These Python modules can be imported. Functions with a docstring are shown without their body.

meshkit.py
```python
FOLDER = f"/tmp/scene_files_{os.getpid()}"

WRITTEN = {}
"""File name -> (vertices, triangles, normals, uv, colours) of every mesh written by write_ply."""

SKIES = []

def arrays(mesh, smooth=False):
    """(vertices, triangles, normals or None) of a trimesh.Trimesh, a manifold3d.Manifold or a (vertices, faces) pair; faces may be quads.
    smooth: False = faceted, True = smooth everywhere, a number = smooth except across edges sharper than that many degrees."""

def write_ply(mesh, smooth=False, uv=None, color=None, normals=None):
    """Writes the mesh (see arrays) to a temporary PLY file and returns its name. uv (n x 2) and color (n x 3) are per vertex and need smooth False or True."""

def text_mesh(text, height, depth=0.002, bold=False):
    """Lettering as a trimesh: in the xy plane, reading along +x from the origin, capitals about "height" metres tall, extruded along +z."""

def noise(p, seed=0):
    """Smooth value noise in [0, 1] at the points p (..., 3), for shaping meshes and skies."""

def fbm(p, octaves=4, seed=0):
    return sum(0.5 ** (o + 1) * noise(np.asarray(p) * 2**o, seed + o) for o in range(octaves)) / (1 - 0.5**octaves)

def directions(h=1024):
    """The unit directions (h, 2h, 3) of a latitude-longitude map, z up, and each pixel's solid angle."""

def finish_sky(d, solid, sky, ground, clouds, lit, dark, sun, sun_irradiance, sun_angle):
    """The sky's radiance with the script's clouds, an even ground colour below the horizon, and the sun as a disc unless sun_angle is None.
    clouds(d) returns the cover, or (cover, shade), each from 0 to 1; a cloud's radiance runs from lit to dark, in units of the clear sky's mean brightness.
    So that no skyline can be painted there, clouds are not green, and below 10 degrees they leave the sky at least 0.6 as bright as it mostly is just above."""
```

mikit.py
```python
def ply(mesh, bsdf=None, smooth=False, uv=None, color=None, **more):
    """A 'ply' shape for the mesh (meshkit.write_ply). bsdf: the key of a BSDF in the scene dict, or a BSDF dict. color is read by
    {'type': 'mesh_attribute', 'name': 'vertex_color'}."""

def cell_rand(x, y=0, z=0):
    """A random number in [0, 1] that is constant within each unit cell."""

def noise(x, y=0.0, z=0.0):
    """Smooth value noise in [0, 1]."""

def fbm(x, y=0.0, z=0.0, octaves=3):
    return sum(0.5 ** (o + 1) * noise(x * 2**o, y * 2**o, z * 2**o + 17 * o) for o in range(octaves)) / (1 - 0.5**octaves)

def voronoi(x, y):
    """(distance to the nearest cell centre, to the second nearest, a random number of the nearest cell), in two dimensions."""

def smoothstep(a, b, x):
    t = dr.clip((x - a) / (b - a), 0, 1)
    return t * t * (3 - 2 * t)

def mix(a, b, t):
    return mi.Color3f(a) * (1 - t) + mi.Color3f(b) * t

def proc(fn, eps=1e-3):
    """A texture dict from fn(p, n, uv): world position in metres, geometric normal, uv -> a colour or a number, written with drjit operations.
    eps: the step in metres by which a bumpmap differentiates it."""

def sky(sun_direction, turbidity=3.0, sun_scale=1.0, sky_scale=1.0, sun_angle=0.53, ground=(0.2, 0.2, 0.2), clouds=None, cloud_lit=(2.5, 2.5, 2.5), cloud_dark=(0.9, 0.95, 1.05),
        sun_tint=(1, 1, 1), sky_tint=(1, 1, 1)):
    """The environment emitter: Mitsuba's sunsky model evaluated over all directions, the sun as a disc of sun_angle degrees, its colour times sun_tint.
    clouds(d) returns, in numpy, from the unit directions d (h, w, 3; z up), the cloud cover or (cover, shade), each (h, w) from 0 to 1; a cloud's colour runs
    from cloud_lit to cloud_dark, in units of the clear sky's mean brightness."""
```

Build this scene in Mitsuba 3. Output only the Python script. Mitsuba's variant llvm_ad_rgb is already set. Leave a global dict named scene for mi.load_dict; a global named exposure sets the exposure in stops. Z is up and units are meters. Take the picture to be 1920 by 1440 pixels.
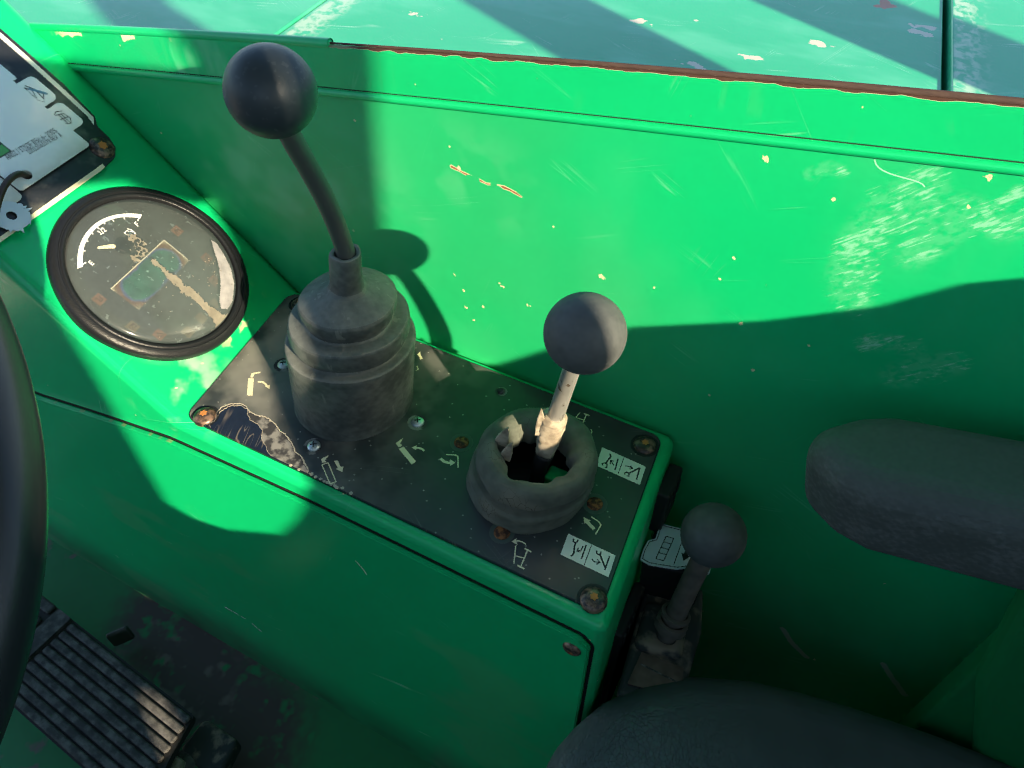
import math
import numpy as np
import drjit as dr
import mitsuba as mi
import trimesh
import manifold3d as m3
from shapely.geometry import Polygon, LineString, Point, MultiPolygon, box as sbox
from shapely.ops import unary_union
import mikit, meshkit
from mikit import proc, noise, fbm, voronoi, smoothstep, mix

T = mi.ScalarTransform4f
scene, labels = {}, {}

# ---------------------------------------------------------------- camera, light, exposure
# x runs along the console towards the seat, y towards the side wall, z up; the console top is z = 0, the cab floor z = -0.57
YAW, PITCH = math.radians(28.0), math.radians(47.3)
FWD = [-math.sin(YAW) * math.cos(PITCH), math.cos(YAW) * math.cos(PITCH), -math.sin(PITCH)]
EYE = [0.0, 0.0, 0.5]
scene['camera'] = {'type': 'perspective', 'fov': 67.27, 'fov_axis': 'x', 'near_clip': 0.01, 'far_clip': 60.0,
                   'to_world': T().look_at(origin=EYE, target=[EYE[i] + FWD[i] for i in range(3)], up=[0, 0, 1])}
scene['sky'] = mikit.sky([.7985, -.4427, .408], turbidity=3, sun_tint=(.91, 1.0, 1.11))
exposure = 3.5

# ---------------------------------------------------------------- measured outlines, in metres (plate and floor: x, y; wall and cover: x, z; dash: p, q)
sym=[[[0.0,[[-0.42463,0.3016],[-0.41989,0.30338],[-0.40741,0.28732],[-0.41204,0.28533]]],[0.0,[[-0.42383,0.30324],[-0.42607,0.30771],[-0.42025,0.31278],[-0.41951,0.31144],[-0.42339,0.30814],[-0.4216,0.30418]]],[0.00169,[[-0.41427,0.30224],[-0.41067,0.30391],[-0.40608,0.30322],[-0.40246,0.30107]]],[0.0,[[-0.40522,0.30103],[-0.40235,0.30424],[-0.39957,0.30022]]]],[[0.00077,[[-0.30847,0.25572],[-0.30516,0.25949],[-0.28832,0.24758],[-0.29137,0.24384],[-0.30847,0.25572]]],[0.0,[[-0.30944,0.25721],[-0.31249,0.26003],[-0.30935,0.26618],[-0.30883,0.26036],[-0.30696,0.25954]]],[0.0,[[-0.30208,0.26314],[-0.29974,0.26519],[-0.29389,0.26088],[-0.29231,0.26252],[-0.28959,0.25743],[-0.29575,0.25751],[-0.29512,0.25923]]]],[[0.0,[[-0.26297,0.29804],[-0.26074,0.30172],[-0.2435,0.29368],[-0.2452,0.28977]]],[0.0,[[-0.26389,0.29942],[-0.26834,0.30164],[-0.26616,0.30913],[-0.26525,0.30329],[-0.26238,0.3021]]],[0.00169,[[-0.24348,0.30613],[-0.24647,0.30681],[-0.24914,0.30643],[-0.25132,0.30527]]],[0.0,[[-0.25447,0.30401],[-0.25208,0.30778],[-0.24987,0.30355]]]],[[0.00107,[[-0.2259,0.31119],[-0.21921,0.31421],[-0.2164,0.31392],[-0.21065,0.30447]]],[0.00241,[[-0.22776,0.30557],[-0.22347,0.30431],[-0.22015,0.30484],[-0.21794,0.30602]]],[0.0,[[-0.22071,0.30843],[-0.21497,0.3076],[-0.21711,0.30295]]]],[[0.0,[[-0.30878,0.39662],[-0.30833,0.40101],[-0.30633,0.39818],[-0.30149,0.39509],[-0.3025,0.3925],[-0.30703,0.396]]],[0.00061,[[-0.30123,0.38431],[-0.2978,0.38162],[-0.29831,0.37861]]]],[[0.0008,[[-0.14884,0.40266],[-0.15009,0.39282]]],[0.0008,[[-0.14297,0.40342],[-0.14149,0.38971]]],[0.0008,[[-0.14909,0.39626],[-0.14281,0.39669]]],[0.00107,[[-0.14557,0.40341],[-0.14027,0.40349]]],[0.00067,[[-0.13312,0.39036],[-0.1313,0.38849],[-0.13088,0.38533]]],[0.00054,[[-0.13472,0.38856],[-0.13436,0.38649],[-0.13292,0.38518]]]],[[0.00094,[[-0.09787,0.3121],[-0.09132,0.31091],[-0.08857,0.30897],[-0.08891,0.29963]]],[0.00268,[[-0.09152,0.30326],[-0.09579,0.30513],[-0.09855,0.30644]]],[0.0,[[-0.10296,0.30908],[-0.09694,0.30885],[-0.09995,0.30415]]]],[[0.00094,[[-0.1369,0.26335],[-0.13115,0.24957]]],[0.0008,[[-0.13352,0.25549],[-0.1272,0.25683]]],[0.00094,[[-0.12747,0.26454],[-0.12551,0.24944]]],[0.00121,[[-0.1299,0.26427],[-0.12438,0.26399]]],[0.00121,[[-0.12827,0.24939],[-0.12255,0.24932]]],[0.00107,[[-0.13081,0.26777],[-0.13388,0.26822],[-0.13691,0.2678],[-0.13977,0.26583]]],[0.0,[[-0.14113,0.26496],[-0.13903,0.26937],[-0.13888,0.26735],[-0.13603,0.26441]]]]]
label=[[[0.0,[[-0.1173,0.37723],[-0.07863,0.37554],[-0.07616,0.35686],[-0.11401,0.35812]]],[0.00054,[[-0.09755,0.37604],[-0.09532,0.35837]]],[0.00121,[[-0.10913,0.37417],[-0.10722,0.37161],[-0.10822,0.36348]]],[0.00094,[[-0.10962,0.36046],[-0.11057,0.3617],[-0.1095,0.36332],[-0.10681,0.36335],[-0.1058,0.36005],[-0.10746,0.35951]]],[0.00107,[[-0.10122,0.37249],[-0.09904,0.36087]]],[0.0008,[[-0.10126,0.36455],[-0.10562,0.36785]]],[0.0008,[[-0.10461,0.36452],[-0.10597,0.36802],[-0.10339,0.36833]]],[0.00121,[[-0.08234,0.37217],[-0.08836,0.36241]]],[0.00094,[[-0.09041,0.36029],[-0.0911,0.36198],[-0.08975,0.36322],[-0.08782,0.36304],[-0.08701,0.36039],[-0.0887,0.36]]],[0.00121,[[-0.08234,0.37217],[-0.08046,0.36013]]],[0.0008,[[-0.09323,0.36847],[-0.09053,0.36938],[-0.0877,0.36897]]],[0.0008,[[-0.08922,0.36713],[-0.08726,0.36886],[-0.08972,0.37034]]]],[[0.0,[[-0.10702,0.29061],[-0.06877,0.29007],[-0.0665,0.27156],[-0.10466,0.272]]],[0.00054,[[-0.08786,0.29017],[-0.08567,0.27204]]],[0.00121,[[-0.09893,0.28606],[-0.09837,0.28266],[-0.09632,0.27716],[-0.0972,0.27423]]],[0.00094,[[-0.10154,0.2884],[-0.10111,0.28639],[-0.09934,0.28584],[-0.09799,0.2873],[-0.09861,0.28921]]],[0.00107,[[-0.09123,0.28793],[-0.08956,0.27598]]],[0.0008,[[-0.09282,0.2859],[-0.09274,0.28242],[-0.09492,0.28009]]],[0.0008,[[-0.09531,0.28311],[-0.09512,0.27998],[-0.09229,0.28061]]],[0.00121,[[-0.07979,0.28595],[-0.07156,0.27742]]],[0.00094,[[-0.08242,0.28717],[-0.08184,0.28529],[-0.08013,0.28475],[-0.07883,0.28602],[-0.0794,0.2879]]],[0.00107,[[-0.07242,0.2874],[-0.07101,0.2756]]],[0.0008,[[-0.08298,0.27919],[-0.08056,0.2779],[-0.07687,0.27929]]],[0.0008,[[-0.07938,0.28082],[-0.07658,0.27944],[-0.07815,0.2769]]]]]
peel=[[-0.4164,0.2507],[-0.421,0.2583],[-0.4218,0.2642],[-0.4185,0.2704],[-0.4117,0.2751],[-0.404,0.2753],[-0.3973,0.2721],[-0.39,0.2715],[-0.382,0.2735],[-0.3761,0.2733],[-0.3683,0.2708],[-0.3619,0.2677],[-0.3555,0.2668],[-0.3487,0.264],[-0.3407,0.2599],[-0.3359,0.2562],[-0.328,0.2542],[-0.3203,0.2502],[-0.315,0.2461],[-0.3131,0.2422],[-0.3155,0.2397],[-0.341,0.2402],[-0.3763,0.2382],[-0.4066,0.2401],[-0.42,0.2429]]
peelglossy=[[-0.4164,0.2507],[-0.4193,0.2592],[-0.4168,0.2685],[-0.4087,0.2739],[-0.4004,0.2727],[-0.3973,0.2687],[-0.39,0.2648],[-0.3821,0.2646],[-0.3733,0.2605],[-0.3696,0.254],[-0.3606,0.2493],[-0.3536,0.2447],[-0.3435,0.241],[-0.3515,0.2397],[-0.3763,0.2382],[-0.3901,0.2388],[-0.3985,0.2418],[-0.4076,0.2412],[-0.4176,0.2446]]
screws=[[-0.4274,0.2502,0.0098],[-0.0872,0.3955,0.0094],[-0.0688,0.251,0.0098],[-0.446,0.4018,0.0095]]
small=[[-0.3257,0.2677,0],[-0.2646,0.3291,0],[-0.4077,0.3293,0],[-0.2194,0.3928,1],[-0.2212,0.3277,2],[-0.1002,0.3242,2],[-0.1511,0.2682,2]]
scaleO=[[0.0487,0.1436],[0.0541,0.1479],[0.0649,0.1549],[0.077,0.1595],[0.0908,0.1613],[0.1041,0.1598],[0.1156,0.1552],[0.1242,0.1495],[0.131,0.1428]]
scaleI=[[0.0534,0.142],[0.0613,0.1482],[0.0691,0.1531],[0.0788,0.1564],[0.0918,0.1581],[0.1034,0.1566],[0.1139,0.1526],[0.1212,0.1472],[0.1267,0.1414]]
ticks=[[0.0494,0.1439],[0.0583,0.143],[0.0651,0.1512],[0.0665,0.15],[0.0746,0.1553],[0.0755,0.1539],[0.084,0.1586],[0.0838,0.1559],[0.0914,0.1592],[0.0916,0.1561],[0.0994,0.1581],[0.099,0.1561],[0.1074,0.155],[0.1068,0.1532],[0.1165,0.1505],[0.1154,0.149],[0.1283,0.1429],[0.1227,0.1412]]
needle=[[0.0742,0.1451],[0.0756,0.1456],[0.0863,0.1395],[0.0872,0.1375],[0.0847,0.1363],[0.0743,0.1443]]
hub=[[0.0922,0.1333]]
txtE=[[0.0591,0.1379],[0.0631,0.1382]]
txtF=[[0.1179,0.1376],[0.1221,0.1376]]
txtH=[[0.0874,0.1518],[0.0948,0.1513]]
pump=[[0.1041,0.1427],[0.1081,0.1428],[0.1096,0.1395],[0.1094,0.1355],[0.108,0.1338],[0.1045,0.1339],[0.104,0.1382]]
pumpw=[[0.1053,0.1413],[0.1075,0.1416],[0.1081,0.1394],[0.1058,0.1389]]
lcd=[[0.0544,0.115],[0.1249,0.1136],[0.1236,0.0871],[0.052,0.0889]]
icons=[[0.1416,0.1132],[0.139,0.0786],[0.125,0.0605],[0.1057,0.0462],[0.0854,0.0464],[0.0658,0.0465],[0.0466,0.0621],[0.0372,0.0817],[0.0386,0.115]]
streak=[[0.0932,0.1095],[0.0957,0.1065],[0.0934,0.1008],[0.0941,0.0916],[0.0956,0.0816],[0.0939,0.0761],[0.095,0.0699],[0.0948,0.0612],[0.0935,0.0517],[0.0945,0.0409],[0.0979,0.033],[0.1086,0.0301],[0.1239,0.0361],[0.1191,0.0314],[0.1082,0.0269],[0.0898,0.0244],[0.0715,0.0261],[0.053,0.0341],[0.0349,0.0481],[0.0351,0.0496],[0.0539,0.0375],[0.0743,0.0324],[0.0839,0.032],[0.0846,0.0368],[0.0855,0.0431],[0.0872,0.0558],[0.0874,0.0644],[0.0838,0.073],[0.0868,0.0738],[0.0868,0.0808],[0.0871,0.0892],[0.0896,0.0938],[0.0898,0.1022],[0.0884,0.1052]]
smudge=[[0.0955,0.1361],[0.0999,0.1341],[0.1021,0.129],[0.101,0.1215],[0.0979,0.1157],[0.0932,0.1129],[0.0859,0.1141],[0.0792,0.1132],[0.0801,0.1191],[0.0834,0.1229],[0.0901,0.124],[0.0936,0.1293]]
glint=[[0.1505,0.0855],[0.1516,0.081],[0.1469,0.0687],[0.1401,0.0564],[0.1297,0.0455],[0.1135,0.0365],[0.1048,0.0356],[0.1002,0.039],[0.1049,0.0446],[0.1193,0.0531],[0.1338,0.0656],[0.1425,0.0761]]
chart=[[0.1881,0.36],[0.1856,0.328],[0.1847,0.2966],[0.1829,0.2636],[0.1775,0.228],[0.171,0.2225],[0.1701,0.2075],[0.1665,0.1981],[0.158,0.1927],[0.1441,0.1913],[0.0267,0.1959],[-0.0328,0.1979],[-0.0002,0.2998]]
stripR=[[0.1838,0.3563],[0.182,0.325],[0.1811,0.2937],[0.1793,0.2607],[0.177,0.2277],[0.1716,0.224],[0.1743,0.2326],[0.1756,0.2578],[0.1771,0.2904],[0.1776,0.3214],[0.1786,0.3519]]
stripB=[[0.1441,0.1945],[0.1433,0.1912],[0.1377,0.1906],[0.0238,0.1935],[-0.0213,0.1952],[-0.0177,0.1991],[0.0278,0.1968],[0.1358,0.1945]]
screw=[[0.1557,0.2035]]
page=[[0.1531,0.3308],[0.154,0.3024],[0.1538,0.2858],[0.1678,0.2826],[0.1671,0.2635],[0.1629,0.2586],[0.152,0.2565],[0.1509,0.2541],[0.164,0.2548],[0.1674,0.2496],[0.1643,0.2339],[0.1593,0.2295],[0.1486,0.2294],[0.1487,0.2148],[0.1455,0.2112],[0.1376,0.2102],[0.0774,0.2125],[0.0697,0.2134],[0.0684,0.218],[0.0703,0.2328],[0.0705,0.2877]]
tab2=[[0.0695,0.2186],[0.0658,0.2117],[0.061,0.2092],[0.0545,0.21],[0.0475,0.2135],[0.0493,0.2288],[0.0665,0.234],[0.0715,0.2334]]
washer=[[0.0473,0.2033]]
ring=[[0.0313,0.2147],[0.0476,0.2169],[0.0627,0.2234],[0.0743,0.2251],[0.0852,0.2221],[0.0837,0.2184]]
txt1=[[0.0849,0.2374],[0.1373,0.2341]]
txt2=[[0.1016,0.2322],[0.1373,0.2293]]
badge=[[0.0863,0.2602],[0.0933,0.2519],[0.0935,0.2416],[0.0815,0.2421],[0.0678,0.2493]]
badgeg=[[0.0845,0.2494],[0.0906,0.2488],[0.0924,0.2417],[0.0822,0.2427],[0.0783,0.2442]]
pic1=[[0.1527,0.2796],[0.1578,0.2801],[0.1577,0.2748],[0.1547,0.2731],[0.1616,0.269],[0.1613,0.262],[0.1584,0.262],[0.1569,0.2682],[0.1538,0.2701],[0.1556,0.2761],[0.1524,0.2771]]
pic1b=[[0.1571,0.2751],[0.1587,0.2742],[0.1626,0.2638],[0.1606,0.2615],[0.1577,0.2614],[0.1564,0.2693]]
pic2=[[0.1705,0.2975],[0.1745,0.2975]]
cube=[[0.1494,0.2474],[0.1583,0.245],[0.1596,0.239],[0.1558,0.2351],[0.1484,0.2388],[0.1488,0.2426]]
scr=[[-0.2752,0.1917],[-0.2647,0.1892],[-0.2542,0.1879],[-0.2453,0.1861],[-0.2364,0.188],[-0.2262,0.1867],[-0.2175,0.1841]]
scuff1=[[0.0288,0.266],[0.021,0.2568],[0.0147,0.2478],[0.0115,0.2371],[0.0087,0.2274],[0.0073,0.2126],[0.0087,0.1981],[0.0168,0.1827]]
scuff2=[[0.0378,0.2237],[0.0447,0.2362],[0.0496,0.2475],[0.0571,0.2581]]
scuff3=[[0.0281,0.2451],[0.0362,0.2536],[0.0467,0.2616],[0.0558,0.2611]]
scuff4=[[0.0642,0.2559],[0.072,0.254],[0.0782,0.2595]]
scuff5=[[0.0611,0.2549],[0.0632,0.2624],[0.0695,0.2774]]
scuff6=[[0.0354,0.1525],[0.0487,0.1586],[0.0613,0.1597]]
scuff7=[[0.0599,0.1329],[0.0713,0.1469],[0.0837,0.1561]]
scuff8=[[-0.0308,0.2573],[-0.0228,0.2642],[-0.0157,0.2634]]
arc=[[-0.0011,0.2748],[0.0072,0.2695],[0.0195,0.2688],[0.0276,0.2668]]
chips=[[-0.0586,0.2596],[-0.1503,0.1364],[-0.2105,0.0832],[-0.2331,0.094],[-0.2691,0.0558],[-0.2708,0.0744],[-0.2789,0.0886],[-0.2616,0.0447],[-0.253,0.0638],[-0.065,0.166],[-0.0607,0.1856],[0.0533,0.2809],[0.0513,0.2625],[-0.1801,0.2925],[-0.2898,0.2648],[-0.2575,0.2468],[-0.2691,0.1924]]
ghost=[[-0.4543,0.1762],[-0.4892,0.1207],[-0.4414,0.0966],[-0.3887,0.1246],[-0.386,0.1894]]
sunk=[[-0.4121,0.0078],[-0.3422,0.1444]]
fscr=[[-0.5327,-0.4022],[-0.5139,-0.4028],[-0.4938,-0.4029],[-0.4767,-0.4166]]
fscr2=[[-0.2695,-0.0741],[-0.263,-0.0838],[-0.2612,-0.0895]]
fdust=[[-0.6159,-0.0066],[-0.572,0.0287],[-0.5516,0.0422]]
coverTop=[[-0.7213,-0.081],[-0.6538,-0.0696],[-0.5792,-0.0509],[-0.5314,-0.0398],[-0.4635,-0.025],[-0.4461,-0.0236],[-0.312,-0.0086],[-0.194,-0.0024],[-0.0663,-0.0061]]
coverR=[[-0.057,-0.0066],[-0.0577,-0.0464],[-0.0602,-0.1504]]
cscrew=[[-0.067,-0.0354]]
patch=[[-0.5375,-0.3526],[-0.3978,-0.2242],[-0.4636,-0.343],[-0.5062,-0.3719]]
pedal=[[-0.7177,0.0433],[-0.8067,0.1448],[-0.5113,0.1125],[-0.4916,0.0574]]
pedalband=[[-0.7376,0.0741],[-0.745,0.1222],[-0.7162,0.1235],[-0.7216,0.0774]]
heel=[[-0.5104,0.085],[-0.5092,0.1254],[-0.4559,0.1246],[-0.4471,0.0774]]
bolt=[[-0.4948,0.0691]]
peg=[[-0.7336,0.1428],[-0.7327,0.1699]]
mudA=[[-0.8405,0.158],[-0.7653,0.1665],[-0.6266,0.1803],[-0.5606,0.1729],[-0.5126,0.1448],[-0.5088,0.1339],[-0.6299,0.15],[-0.7309,0.1483],[-0.7838,0.1443]]
ribs=[[-0.7204,0.1185],[-0.517,0.1034]]
seat=[[-0.065,0.1656],[-0.0643,0.1921],[-0.0572,0.2165],[-0.0456,0.2431],[-0.0243,0.2712],[0.0084,0.2967],[0.0526,0.3162],[0.0942,0.3268],[0.1355,0.3346],[0.1957,0.3431],[0.261,0.3483],[0.3261,0.3568]]
seams=[[0.0301,0.9043],[-0.618,0.6653],[-0.8274,0.5738]]
hchips=[[-0.0928,0.8617],[-0.1427,0.7986],[-0.0522,0.9995],[-0.0036,0.9601],[-0.0092,0.9417],[-0.1961,0.7567],[-0.279,0.8294],[-0.514,0.7321]]
hpaint=[[-0.6125,0.6179],[-0.6209,0.7143],[-0.5961,0.6608],[-0.5873,0.6223]]
l3plate=[[-0.0567,0.3779],[-0.024,0.3845],[-0.013,0.3519],[-0.0214,0.3496],[-0.0369,0.3476],[-0.0564,0.3372],[-0.0592,0.3442],[-0.0599,0.3583],[-0.0553,0.3625]]
l3house=[[-0.0528,0.367],[-0.0125,0.3807],[0.0006,0.3389],[0.0123,0.2781],[-0.0294,0.256],[-0.0335,0.2837]]
l3label=[[-0.0321,0.2921],[0.0038,0.2959],[0.0071,0.2827],[-0.0067,0.2681],[-0.0326,0.2616]]
l3=[[-0.0172,0.3211,-0.095],[-0.0115,0.3516,-0.0133]]
conn=[[-0.067,0.4118],[-0.0653,0.3812],[-0.06,0.3428],[-0.055,0.3126],[-0.0485,0.28],[-0.0429,0.2403]]
twig=[[0.0777,0.41,-0.2209],[0.0886,0.41,-0.2363],[0.1087,0.41,-0.2522],[0.1676,0.41,-0.2046],[0.1787,0.41,-0.219],[0.199,0.41,-0.2398]]
twigf=[[0.097,0.5118,-0.4],[0.13,0.4906,-0.4]]
brace=[[0.2099,0.4,-0.0281],[0.2067,0.4,-0.2461],[0.2822,0.4,-0.2604],[0.2815,0.4,-0.1886]]
k1=[-0.3045,0.2929,0.2998]
k2=[-0.1083,0.2888,0.2094]
sh1=[[-0.3033,0.3202,0.1507],[-0.3019,0.323,0.1728],[-0.3036,0.3217,0.1929],[-0.3052,0.3158,0.2228],[-0.3057,0.3073,0.25],[-0.3042,0.2994,0.2702]]
sh2=[[-0.1229,0.313,0.1572],[-0.1325,0.3262,0.1178],[-0.1405,0.3345,0.082],[-0.144,0.3338,0.06]]
col2=[[-0.1372,0.3112,0.0918],[-0.1431,0.3121,0.0542],[-0.148,0.3132,0.0165]]
hole2=[-0.1356,0.3047,0.045]
arm=[[0.0558,0.3438,0.1096],[0.208,0.3997,0.0961],[0.0427,0.3684,0.1353],[0.0659,0.3177,0.0839]]
# ---------------------------------------------------------------- helpers
def add(key, mesh, bsdf, smooth=False, label=None, category=None, group=None, kind=None, **more):
    scene[key] = mikit.ply(mesh, bsdf, smooth=smooth, **more)
    tag(key, label, category, group, kind)
    return key


def tag(key, label=None, category=None, group=None, kind=None):
    d = {k: v for k, v in (('label', label), ('category', category), ('group', group), ('kind', kind)) if v}
    if d:
        labels[key] = d


def nxt(key):
    if key not in scene:
        return key
    i = 1
    while f'{key}_{i:03d}' in scene:
        i += 1
    return f'{key}_{i:03d}'


def hull(points, r, seg=24):
    """Rounded solid: the hull of spheres of radius r (one number or one per point)."""
    rs = np.broadcast_to(r, len(points))
    return m3.Manifold.batch_hull([m3.Manifold.sphere(float(q), seg).translate([float(c) for c in p]) for p, q in zip(points, rs)])


def rbox(lo, hi, r, seg=16):
    return hull([[x, y, z] for x in (lo[0] + r, hi[0] - r) for y in (lo[1] + r, hi[1] - r) for z in (lo[2] + r, hi[2] - r)], r, seg)


def tri(m):
    if isinstance(m, trimesh.Trimesh):
        return m
    a = m.to_mesh()
    return trimesh.Trimesh(a.vert_properties[:, :3], a.tri_verts, process=False)


def join(*ms):
    return trimesh.util.concatenate([tri(m) for m in ms])


def frame(o, x, y, z):
    M = np.eye(4)
    M[:3, 0], M[:3, 1], M[:3, 2], M[:3, 3] = x, y, z, o
    return M


def extr(shape, depth, M=None, z0=0.0):
    """Shapely area(s) pushed up by depth from z0 in a local frame M."""
    ms = []
    for g in getattr(shape, 'geoms', [shape]):
        if g.geom_type == 'Polygon' and g.area > 1e-10:
            m = trimesh.creation.extrude_polygon(g, depth, engine='earcut')
            m.apply_translation([0, 0, z0])
            ms.append(m)
    m = trimesh.util.concatenate(ms)
    if M is not None:
        m.apply_transform(M)
    return m


def bevel(shape, depth, b, M=None, z0=0.0, steps=3):
    """Extrusion of a convex-ish polygon whose upper edge is rounded by b (built as a hull of its layers)."""
    pts = []
    for k in range(steps + 1):
        a = k / steps * math.pi / 2
        g = shape.buffer(-b * (1 - math.cos(a)) - 1e-6)
        pts += [[x, y, z0 + depth - b + b * math.sin(a)] for x, y in g.exterior.coords]
    pts += [[x, y, z0] for x, y in shape.exterior.coords]
    m = trimesh.convex.convex_hull(np.array(pts))
    if M is not None:
        m.apply_transform(M)
    return m


def rrect(pts, r):
    return Polygon(pts).buffer(-r, join_style=2).buffer(r, quad_segs=6)


def lathe(profile, centre=lambda z: (0.0, 0.0), n=72, wob=None):
    """Revolves (radius, z) about an axis that may lean: centre(z) gives the axis."""
    th = np.arange(n) * 2 * np.pi / n
    V = []
    for i, (r, z) in enumerate(profile):
        c = centre(z)
        rr = r + (wob(th, z, i) if wob else 0.0)
        V.append(np.stack([c[0] + rr * np.cos(th), c[1] + rr * np.sin(th), np.full(n, z)], 1))
    V = np.concatenate(V)
    F = []
    for i in range(len(profile) - 1):
        a = i * n + np.arange(n)
        b = i * n + (np.arange(n) + 1) % n
        F.append(np.stack([a, b, b + n, a + n], 1))
    F = np.concatenate(F)
    m = trimesh.Trimesh(V, np.vstack([F[:, [0, 1, 2]], F[:, [0, 2, 3]]]), process=False)
    return m


def smoothline(pts, n=40):
    from scipy.interpolate import CubicSpline
    p = np.array(pts, float)
    t = np.r_[0, np.cumsum(np.linalg.norm(np.diff(p, axis=0), axis=1))]
    return CubicSpline(t, p)(np.linspace(0, t[-1], n))


def tube(path, r, seg=28):
    p = np.asarray(path, float)
    rs = np.broadcast_to(r, len(p))
    tg = np.gradient(p, axis=0)
    tg /= np.linalg.norm(tg, axis=1)[:, None]
    a = np.cross(tg[0], [0.31, 0.2, 0.93])
    V = []
    th = np.arange(seg) * 2 * np.pi / seg
    for i in range(len(p)):
        a = a - tg[i] * (a @ tg[i])
        a /= np.linalg.norm(a)
        b = np.cross(tg[i], a)
        V.append(p[i] + rs[i] * (np.cos(th)[:, None] * a + np.sin(th)[:, None] * b))
    V = np.concatenate(V + [p[:1], p[-1:]])
    F = []
    for i in range(len(p) - 1):
        k = i * seg + np.arange(seg)
        l = i * seg + (np.arange(seg) + 1) % seg
        F += [np.stack([k, l, l + seg], 1), np.stack([k, l + seg, k + seg], 1)]
    e0, e1, last = len(p) * seg, len(p) * seg + 1, (len(p) - 1) * seg
    k, l = np.arange(seg), (np.arange(seg) + 1) % seg
    F += [np.stack([l, k, np.full(seg, e0)], 1), np.stack([last + k, last + l, np.full(seg, e1)], 1)]
    return trimesh.Trimesh(V, np.concatenate(F), process=False)


def along(p, d):
    """Rotation that carries +z to d, placed at p."""
    M = trimesh.geometry.align_vectors([0, 0, 1], np.asarray(d, float))
    M[:3, 3] = p
    return M


def rough(poly, amp, freq, seed):
    """A polygon with a torn outline."""
    g = Polygon(poly).buffer(0)
    if g.geom_type == 'MultiPolygon':
        g = max(g.geoms, key=lambda q: q.area)
    n = int(g.length * freq)
    rng = np.random.default_rng(seed)
    out = []
    for i in range(n):
        q = g.exterior.interpolate(i / n, normalized=True)
        out.append([q.x + rng.normal() * amp, q.y + rng.normal() * amp])
    return Polygon(out).buffer(0)


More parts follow.
